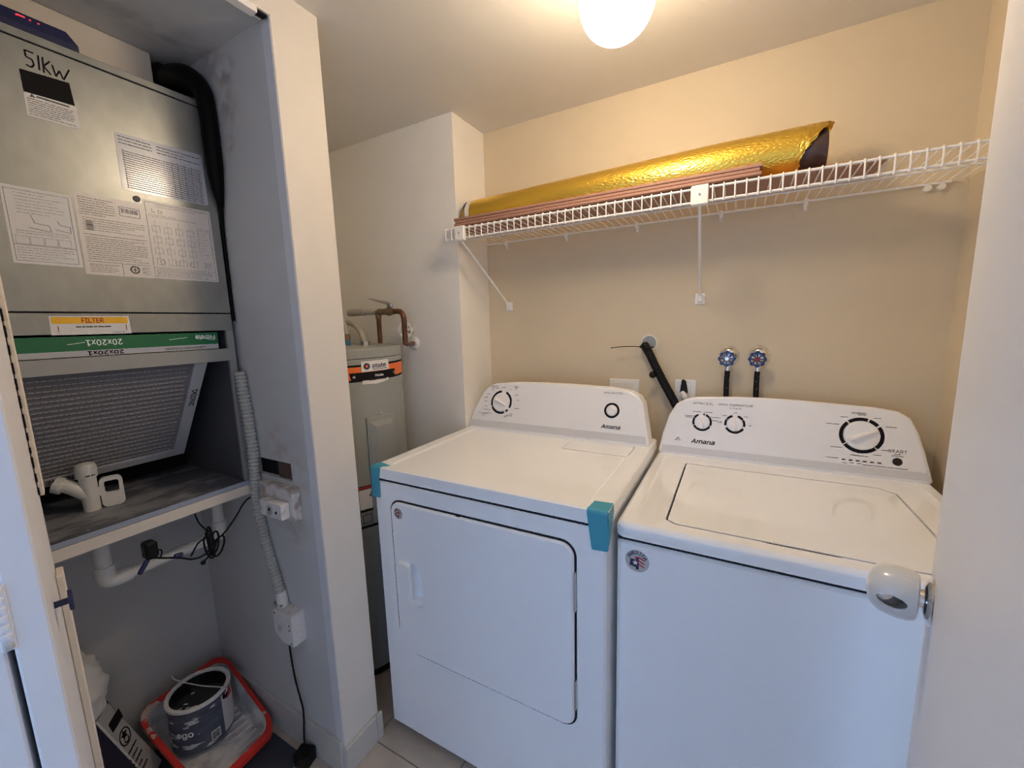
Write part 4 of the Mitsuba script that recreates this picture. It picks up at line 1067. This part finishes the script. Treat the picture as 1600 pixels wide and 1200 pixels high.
# flexible conduit
cd = thing('flexible_conduit', 'grey ribbed flexible conduit running down the closet wall', 'conduit')
cps = spline([(-0.289, -0.9105, 1.215), (-0.280, -0.911, 1.143), (-0.274, -0.911, 1.087), (-0.2705, -0.911, 0.991), (-0.275, -0.911, 0.911), (-0.282, -0.911, 0.828), (-0.273, -0.911, 0.738), (-0.245, -0.911, 0.632), (-0.214, -0.911, 0.530)], 40)
sl = np.r_[0, np.cumsum(np.linalg.norm(np.diff(cps, axis=0), axis=1))]
ss = np.arange(0, sl[-1], 0.0014)
cpr = np.c_[[np.interp(ss, sl, cps[:, k]) for k in range(3)]].T
obj('ribbed_sleeve', tube(cpr, 0.0112 + 0.0040 * np.abs(np.sin(ss * np.pi / 0.0112)), 14), 'conduit_grey', cd)
obj('fitting', tube([(-0.2165, -0.911, 0.545), (-0.212, -0.911, 0.52), (-0.207, -0.912, 0.500)], 0.0155, 16), 'box_paint', cd, 40)
obj('clamp', bx(-0.236, -0.196, -0.926, -0.9, 0.505, 0.514, 0.002), 'steel', cd)
jb = thing('junction_box', 'dirty white metal junction box on the closet wall', 'junction box')
jp = Polygon([(-0.226, 0.498), (-0.137, 0.502), (-0.137, 0.404), (-0.190, 0.402), (-0.226, 0.425)])
jm = frame((0, Y1, 0), (1, 0, 0), (0, 0, 1))
obj('box', put(ext(jp, 0.040), jm), 'box_paint', jb)
for q in range(5):
    obj('knockout', put(cyl(0.0055, 0.002, 14), frame((-0.137, Y1 - 0.020, 0.489 - q * 0.018), (0, 1, 0), (0, 0, 1))), 'paint_white', jb, 40)
for x, z in ((-0.150, 0.470), (-0.150, 0.455), (-0.218, 0.49), (-0.148, 0.412)):
    obj('hole', put(put(cyl(0.0025, 0.001, 10), Ry), tf(x, Y1 - 0.0398, z)), 'dark_void', jb)
pc = thing('power_adapter', 'thin black cord from the junction box to an adapter on the closet floor', 'cord')
obj('wire', tube(spline([(-0.208, Y1 - 0.013, 0.403), (-0.205, Y1 - 0.014, 0.33), (-0.197, Y1 - 0.014, 0.25), (-0.176, Y1 - 0.014, 0.165), (-0.172, Y1 - 0.016, 0.13), (-0.176, Y1 - 0.02, 0.06), (-0.170, Y1 - 0.024, 0.04)], 12), 0.0028, 8), 'black_rubber', pc, 40)
obj('adapter', put(bx(-0.026, 0.026, -0.022, 0.022, 0.001, 0.045, 0.005), tf(-0.150, -0.935, 0) @ rotz(0.3)), 'black_rubber', pc)
# black sensor cable under the platform
cb = thing('sensor_cable', 'knotted thin black cable with a small plug hanging under the platform', 'cable')
XP = -0.292
ck = [(-0.2945, -0.914, 0.840), (-0.2945, -0.940, 0.828), (-0.290, -0.972, 0.795), (-0.290, -1.005, 0.764), (-0.290, -1.030, 0.752), (-0.290, -1.055, 0.728), (-0.290, -1.085, 0.728), (-0.290, -1.115, 0.748), (-0.290, -1.145, 0.764), (-0.290, -1.165, 0.776)]
obj('wire', tube(spline(ck, 10), 0.0026, 8), 'black_rubber', cb, 40)
obj('wire', tube(spline([(-0.290, -1.152, 0.770), (-0.290, -1.148, 0.786), (-0.290, -1.158, 0.792), (-0.29, -1.166, 0.784)], 8), 0.0018, 8), 'black_rubber', cb, 40)
obj('wire', tube(spline([(-0.290, -1.09, 0.738), (-0.290, -1.07, 0.765), (-0.290, -1.05, 0.772), (-0.290, -1.036, 0.770)], 8), 0.0022, 8), 'black_rubber', cb, 40)
obj('wire', tube(spline([(-0.288, -1.068, 0.850), (-0.288, -1.062, 0.822), (-0.288, -1.050, 0.798), (-0.290, -1.042, 0.785)], 8), 0.002, 8), 'black_rubber', cb, 40)
for k, (dy, w_, h_) in enumerate(((0.0, 0.006, 0.042), (0.008, 0.010, 0.030), (-0.008, 0.010, 0.034), (0.014, 0.012, 0.026))):
    lp = [(XP + 0.004 * k, -1.040 + dy + w_ * math.sin(t) + dy * math.cos(t) * 0.6, 0.756 - k * 0.006 + h_ * math.cos(t)) for t in np.linspace(0, 2 * math.pi, 28)]
    obj('coil', tube(lp, 0.0026, 8, False), 'black_rubber', cb, 40)
obj('tie', hull_spheres([(XP + 0.006, -1.044, 0.782), (XP + 0.006, -1.040, 0.740)], 0.009), 'black_rubber', cb, 40)
obj('wire', tube(spline([(XP, -1.042, 0.735), (XP, -1.050, 0.716), (XP, -1.062, 0.708)], 8), 0.0022, 8), 'black_rubber', cb, 40)
obj('tip', put(trimesh.creation.icosphere(2, 0.0062), tf(XP, -1.064, 0.705)), 'black_rubber', cb, True)
obj('plug', put(bx(-0.016, 0.016, -0.013, 0.013, -0.022, 0.022, 0.005), tf(XP - 0.012, -1.166, 0.795)), 'black_rubber', cb)
obj('probe', hull_spheres([(XP, -1.180, 0.772), (XP, -1.194, 0.752)], 0.0055), 'case_navy', cb, 40)
obj('bead', hull_spheres([(XP, -1.120, 0.756), (XP, -1.110, 0.754)], 0.0055), 'case_navy', cb, 40)

# track of the folding doors
tk = thing('door_track', 'white folding door track under the closet header', 'track')
obj('rail', bx(-0.028, -0.004, -1.46, -0.925, 2.030, ZK - 0.001, 0.001), 'white_plastic', tk)
obj('flange', bx(-0.040, -0.004, -1.46, Y1 - 0.003, 2.0425, ZK - 0.0003), 'white_plastic', tk)
obj('slot', bx(-0.038, -0.0282, -1.46, -0.945, 2.0375, 2.0424), 'dark_void', tk)
obj('end_slot', bx(-0.026, -0.010, -0.9245, -0.900, 2.0375, 2.0424), 'dark_void', tk)

# ------------------------------------------------------------------ folded door panels on the left
bf = thing('folding_door', 'white folded closet door at the left edge with a dark gap between panels', 'door')
al = math.radians(12.9)
du = np.array([-math.cos(al), math.sin(al), 0])      # along the panel, towards the closet
dn = np.array([math.sin(al), math.cos(al), 0])       # its face, towards the air handler
BP = np.array([0.300, -1.4475, 0.0])
BM = frame(BP, du, (0, 0, 1))                        # z = du x up
zs = 1 if (np.cross(du, [0, 0, 1]) @ dn) > 0 else -1


def slab_(u0, u1, n0, n1, z0, z1, c):
    return put(bx(u0, u1, z0, z1, min(zs * n0, zs * n1), max(zs * n0, zs * n1), c), BM)


obj('panel', slab_(0, 0.262, -0.028, 0.0, 0.02, 1.99, 0.0022), 'bifold_white', bf)
obj('panel', slab_(0.001, 0.262, -0.064, -0.0335, 0.02, 1.99, 0.0022), 'bifold_white', bf)
hg = obj('hinge', slab_(-0.003, 0.006, -0.036, -0.025, 0.998, 1.073, 0.001), 'bifold_white', bf, label='paint covered hinge')
for q in range(7):
    obj('knuckle', slab_(-0.006, 0.0, -0.0345, -0.0265, 1.000 + q * 0.0105, 1.008 + q * 0.0105, 0.0015), 'box_paint', hg)
obj('edge_batten', slab_(0.235, 0.262, 0.0012, 0.0062, 1.098, 1.99, 0.0008), 'board_cream', bf)
g = random.Random(3)
zz = 1.100
while zz < 1.36:
    L = g.uniform(0.008, 0.020)
    obj('dark_chip', slab_(0.2325, 0.236, 0.0003, 0.0022, zz, zz + L, 0), 'dark_void', bf)
    zz += L + g.uniform(0.006, 0.012)
obj('back_batten', slab_(0.225, 0.262, 0.0005, 0.0085, 0.02, 0.972, 0.0012), 'board_cream', bf)
kb = obj('knob', tube([BP + du * 0.10 + dn * 0.0 + np.array([0, 0, 0.985]), BP + du * 0.10 + dn * 0.013 + np.array([0, 0, 0.985])], 0.0042, 14), 'case_navy', bf, 40, label='dark peg shaped knob')
kc = BP + du * 0.10 + dn * 0.013 + np.array([0, 0, 0.985])
obj('head', tube([kc, kc + dn * 0.004], 0.0135, 18), 'case_navy', kb, 40)

# ------------------------------------------------------------------ things on the closet floor
ty = thing('paint_tray', 'red rimmed paint tray with white paint on the closet floor', 'paint tray')
# rim corners in world space: back left, back right, front right, front left
RB = np.array([[-0.650, -1.166, 0.138], [-0.640, -0.908, 0.166], [-0.300, -0.925, 0.040], [-0.275, -1.150, 0.038]])


def bil(c, s, t):
    return (c[0] * (1 - s) + c[3] * s) * (1 - t) + (c[1] * (1 - s) + c[2] * s) * t


def loop(c, n=10, rr=0.16):
    q = rect(0, 1, 0, 1, rr)
    return np.array([bil(c, s, t) for s, t in np.array(q.exterior.coords)[:-1]])


ctr = RB.mean(0)
lo, li = loop(RB), loop(ctr + (RB - ctr) * 0.90)
low = ctr + (RB - ctr) * 0.80
low[:, 2] = [0.030, 0.030, 0.006, 0.006]
lw = loop(low)
n = len(lo)


def strip(rings, close=False):
    v = np.vstack(rings)
    f = []
    for i in range(len(rings) - 1):
        for j in range(n):
            k = (j + 1) % n
            f += [(i * n + j, i * n + k, (i + 1) * n + k), (i * n + j, (i + 1) * n + k, (i + 1) * n + j)]
    if close:
        v = np.vstack([v, rings[-1].mean(0)])
        b = (len(rings) - 1) * n
        f += [(b + j, b + (j + 1) % n, len(v) - 1) for j in range(n)]
    return trimesh.Trimesh(v, f, process=False)


dz = np.array([0, 0, 1.0])
obj('rim', strip([lo * 1 - dz * 0.014, lo, lo + dz * 0.003, li + dz * 0.003, li, li - dz * 0.008]), 'tray_rim', ty, 30, label='red paint smeared rim')
obj('liner', strip([li + dz * 0.001, li * 0.5 + lw * 0.5, lw], True), 'tray_liner', ty, 30)
for q in range(9):
    s = 0.12 + q * 0.095
    a, b = bil(low, s, 0.60), bil(low, s + 0.02, 0.97)
    obj('ridge', tube([a + dz * 0.003, b + dz * 0.003], 0.0032, 6), 'paint_white', ty, 40)
pcn = thing('paint_can', 'open dark paint can with wire handle standing in the paint tray', 'paint can')
PX, PYc, PR, PZ0, PZ1 = -0.512, -1.042, 0.083, 0.034, 0.192
cm = tf(PX, PYc, 0)
obj('body', put(lathe([(0, PZ0), (PR - 0.003, PZ0), (PR, PZ0 + 0.004), (PR, PZ1 - 0.006), (PR - 0.004, PZ1 - 0.002), (PR - 0.004, PZ1 - 0.02)], 56), cm), 'can_side', pcn, 40)
obj('rim', put(lathe([(PR + 0.001, PZ1 - 0.010), (PR + 0.0035, PZ1 - 0.006), (PR + 0.003, PZ1), (PR - 0.002, PZ1 + 0.002), (PR - 0.008, PZ1 - 0.001), (PR - 0.009, PZ1 - 0.006)], 56), cm), 'paint_white', pcn, 40)
obj('inside', put(lathe([(PR - 0.0085, PZ1 - 0.003), (PR - 0.009, PZ1 - 0.03), (0, PZ1 - 0.034)], 48), cm), 'paint_wet', pcn, 40)
g = random.Random(5)
for q in range(6):
    a, r = g.uniform(2.9, 5.6), g.uniform(0.035, 0.066)
    obj('paint_blot', put(trimesh.creation.icosphere(1, 1.0), cm @ tf(r * math.cos(a), r * math.sin(a), PZ1 - 0.032) @ rotz(g.uniform(0.6, 1.4)) @ np.diag([g.uniform(0.004, 0.013), g.uniform(0.0015, 0.003), 0.002, 1])), 'paint_white', pcn, True)


def canwrap(mesh, ang, z, r=PR):
    m = mesh.copy()
    while np.abs(np.diff(m.vertices[m.edges_unique][:, :, 0], axis=1)).max() > 0.012:
        m = m.subdivide()
    v = m.vertices
    a = math.radians(ang) + v[:, 0] / r
    return trimesh.Trimesh(np.c_[PX + (r + v[:, 2]) * np.cos(a), PYc + (r + v[:, 2]) * np.sin(a), z + v[:, 1]], m.faces, process=False)


obj('label', canwrap(bx(-0.02, 0.10, -0.065, 0.062, 0.0, 0.0007), 32, 0.112), 'can_label', pcn, True)
obj('label_mark', canwrap(bx(0.0, 0.03, 0.035, 0.06, 0.0007, 0.0011), 32, 0.112), 'badge_red', pcn, True)
obj('barcode', canwrap(cat(bx(-0.046, -0.020, -0.016, 0.016, 0.0004, 0.0007)), 22, 0.068), 'can_label', pcn, True)
obj('barcode_bars', canwrap(cat(*[bx(-0.043 + i * 0.0035, -0.041 + i * 0.0035, -0.012, 0.012, 0.0008, 0.0011) for i in range(6)]), 22, 0.068), 'print_black', pcn)
obj('lettering', canwrap(text('ego', 0.020, 0.0006, True), -72, 0.10), 'badge_white', pcn)
wv_ = [(PX + (PR + 0.004) * math.cos(t + 0.15) * 1.0, PYc + (PR + 0.004) * math.sin(t + 0.15), PZ1 + 0.006 + 0.02 * math.sin(t)) for t in np.linspace(0, math.pi, 3)]
ha, hbq = np.array([PX + 0.075, PYc + 0.040, PZ1 - 0.022]), np.array([PX - 0.080, PYc - 0.028, PZ1 - 0.014])
hm = (ha + hbq) / 2
obj('handle', tube(spline([ha, np.array([PX + 0.079, PYc + 0.040, PZ1 + 0.002]), hm + dz * 0.022, np.array([PX - 0.082, PYc - 0.024, PZ1 + 0.014]), np.array([PX - 0.095, PYc - 0.03, PZ1 + 0.03])], 12), 0.0018, 8), 'paint_white', pcn, 40)
obj('handle_ear', canwrap(at(ext(Point(0, 0).buffer(0.010), 0.003), 0, 0, 0.0), 28, PZ1 - 0.026), 'print_black', pcn)


def bagloft(secs, n=40):
    V = []
    for (x0, x1, y0, y1, z, rr) in secs:
        q = rect(x0, x1, y0, y1, rr)
        L = q.exterior
        V.append(np.array([[*L.interpolate(t, normalized=True).coords[0], z] for t in np.linspace(0, 1, n, endpoint=False)]))
    v = np.vstack(V + [V[-1].mean(0)[None], V[0].mean(0)[None]])
    f = []
    for i in range(len(V) - 1):
        for j in range(n):
            k = (j + 1) % n
            f += [(i * n + j, i * n + k, (i + 1) * n + k), (i * n + j, (i + 1) * n + k, (i + 1) * n + j)]
    b = (len(V) - 1) * n
    f += [(b + j, b + (j + 1) % n, len(v) - 2) for j in range(n)] + [((j + 1) % n, j, len(v) - 1) for j in range(n)]
    return trimesh.Trimesh(v, f, process=False)


bg = thing('cement_bag', 'dark navy printed bag with a grey side leaning in the closet corner', 'bag')
dg1, dg2 = np.array([-0.77, 0.64, 0.0]), np.array([-0.64, -0.77, 0.0])


def seam(z):
    return np.array([-0.50, -1.187 - 0.293 * z, z])


bp_ = []
for z, k in ((0.012, 1.0), (0.15, 1.06), (0.30, 0.9)):
    S = seam(z) + 0.010 * (dg1 + dg2)
    bp_ += [S, S + 0.052 * dg1, S + 0.052 * dg1 + 0.17 * k * dg2, S + 0.21 * k * dg2]
obj('sack', hull_spheres(bp_, 0.010), 'bag_navy', bg, 40)
e0, e1 = seam(0.012), seam(0.302)
q4 = [e0, e1, e1 + 0.060 * dg1, e0 + 0.066 * dg1]
bN = np.cross(e1 - e0, dg1)
bN /= np.linalg.norm(bN)
bN = bN if bN[0] > 0 else -bN
obj('grey_side', trimesh.convex.convex_hull(np.vstack([np.array(q4) + bN * k for k in (0.0, 0.003)])), 'bag_grey', bg)
obj('seam', rod(e0 + bN * 0.002, e1 + bN * 0.002, 0.0028, 8), 'can_label', bg, 40)
GM = frame(seam(0.19) + 0.031 * dg1 + bN * 0.0032, dg1, e1 - e0)
if GM[:3, 2] @ bN < 0:
    GM = frame(seam(0.19) + 0.031 * dg1 + bN * 0.0032, -dg1, e1 - e0)
starp = [((0.016 if i % 2 == 0 else 0.007) * math.sin(i * math.pi / 5), (0.016 if i % 2 == 0 else 0.007) * math.cos(i * math.pi / 5)) for i in range(10)]
obj('emblem', put(cat(ext(ring(0.021, 0.0245), 0.0004), at(ext(Polygon(starp), 0.0004), 0, 0.006), at(ext(ring(0.007, 0.011, 180, 360), 0.0004), 0, -0.009), rows(-0.025, 0.025, -0.13, -0.035, 5, 81, 0.006), bx(-0.027, 0.027, 0.045, 0.075, 0, 0.0004)), GM), 'print_black', bg)
wb = trimesh.creation.icosphere(4, 1.0)
vv = wb.vertices.copy()
nn = np.array([meshkit.fbm(p * 3.4 + 7, 4, 2) for p in vv])[:, None]
vv = vv * (0.80 + 0.42 * nn) * np.array([0.088, 0.090, 0.110]) + np.array([-0.535, -1.322, 0.398])
vv[:, 2] = np.maximum(vv[:, 2], 0.3125)
whole('plastic_bag', trimesh.Trimesh(vv, wb.faces, process=False), 'bag_white', 'crumpled white plastic bag on top of the navy bag', 'bag', True)
shp = Polygon([(-0.62, -1.16), (-0.20, -1.16), (-0.155, -0.985), (-0.20, -0.925), (-0.62, -0.925)])
whole('floor_sheet', ext(shp.buffer(-0.01).buffer(0.01), 0.0015, 0.0006), 'sheet_dark', 'dark plastic sheet on the closet floor under the paint tray', 'sheet')

# ------------------------------------------------------------------ open door at the right
da = math.radians(15.3)
dd = np.array([math.sin(da), math.cos(da), 0])
dl = np.array([-math.cos(da), math.sin(da), 0])
E0 = C0 + 0.80 * np.array([math.sin(math.radians(18.93)), math.cos(math.radians(18.93)), 0])
E0[2] = 0.0
DMt = frame(E0, -dd, (0, 0, 1))                       # x back along the door
dz_ = 1 if (np.cross(-dd, [0, 0, 1]) @ dl) > 0 else -1


def dslab(u0, u1, n0, n1, z0, z1, c=0.0):
    return put(bx(u0, u1, z0, z1, min(dz_ * n0, dz_ * n1), max(dz_ * n0, dz_ * n1), c), DMt)


dk_ = struct('door_1', dslab(0, 0.76, -0.035, 0.0, 0.008, 2.03, 0.0015), 'door_white', 'white open door at the right edge with a covered knob')
KM = frame(E0 + np.array([0, 0, 0.947]) - dd * 0.058, dd, (0, 0, 1))
if KM[:3, 2] @ dl < 0:
    KM = frame(E0 + np.array([0, 0, 0.947]) - dd * 0.058, -dd, (0, 0, 1))
kn = obj('door_knob', put(lathe([(0.0, 0.008), (0.018, 0.008), (0.026, 0.006), (0.032, 0.002), (0.033, 0.0)], 36), KM), 'chrome', dk_, 40, label='chrome door knob under a milky safety cover')
obj('shank', put(lathe([(0.012, 0.006), (0.0115, 0.022), (0.015, 0.030), (0.024, 0.036), (0.028, 0.046), (0.027, 0.056), (0.018, 0.062), (0, 0.063)], 32), KM), 'chrome', kn, 40)
outp = [(0.0, 0.0785), (0.012, 0.078), (0.024, 0.0755), (0.033, 0.070), (0.0385, 0.062), (0.0415, 0.050), (0.0425, 0.038), (0.0405, 0.026), (0.037, 0.018), (0.031, 0.0160), (0.0, 0.0160)]
inp = [(0.0, 0.0758), (0.012, 0.0753), (0.022, 0.0732), (0.0308, 0.068), (0.036, 0.061), (0.039, 0.050), (0.040, 0.038), (0.038, 0.026), (0.0345, 0.0195), (0.026, 0.0185), (0.026, 0.010), (0.0, 0.010)]


def solid(prof):
    m = lathe(prof, 60)
    m.merge_vertices()
    if m.volume < 0:
        m.invert()
    return mf(m)


sx_ = 1.0 if KM[:3, 0] @ dd < 0 else -1.0             # towards the camera side
el = affinity.scale(Point(0, 0).buffer(1.0, quad_segs=10), 0.0155, 0.0085)
hm_ = put(ext(el, 0.04, 0.022), frame((0, 0, 0.039), (0, 0, 1), (0, 1, 0)) if sx_ < 0 else frame((0, 0, 0.039), (0, 0, -1), (0, 1, 0)))
outp = [(r * 0.83, -0.001 + z * 0.86) for r, z in outp]
inp = [(r * 0.83, -0.001 + z * 0.86) for r, z in inp]
cov = solid(outp) - solid(inp) - mf(hm_)
cm_ = cov.to_mesh()
obj('safety_cover', put(trimesh.Trimesh(cm_.vert_properties[:, :3], cm_.tri_verts, process=True), KM), 'cover_plastic', kn, 35, label='milky plastic safety cover with an oval finger hole')

for k in scene:
    if k.rsplit('__', 1)[-1].split('_0')[0] in ('fine_print', 'lettering', 'print') and '__' in k:
        labels[k] = {'label': 'small printed lettering and marks', 'kind': 'stuff'}
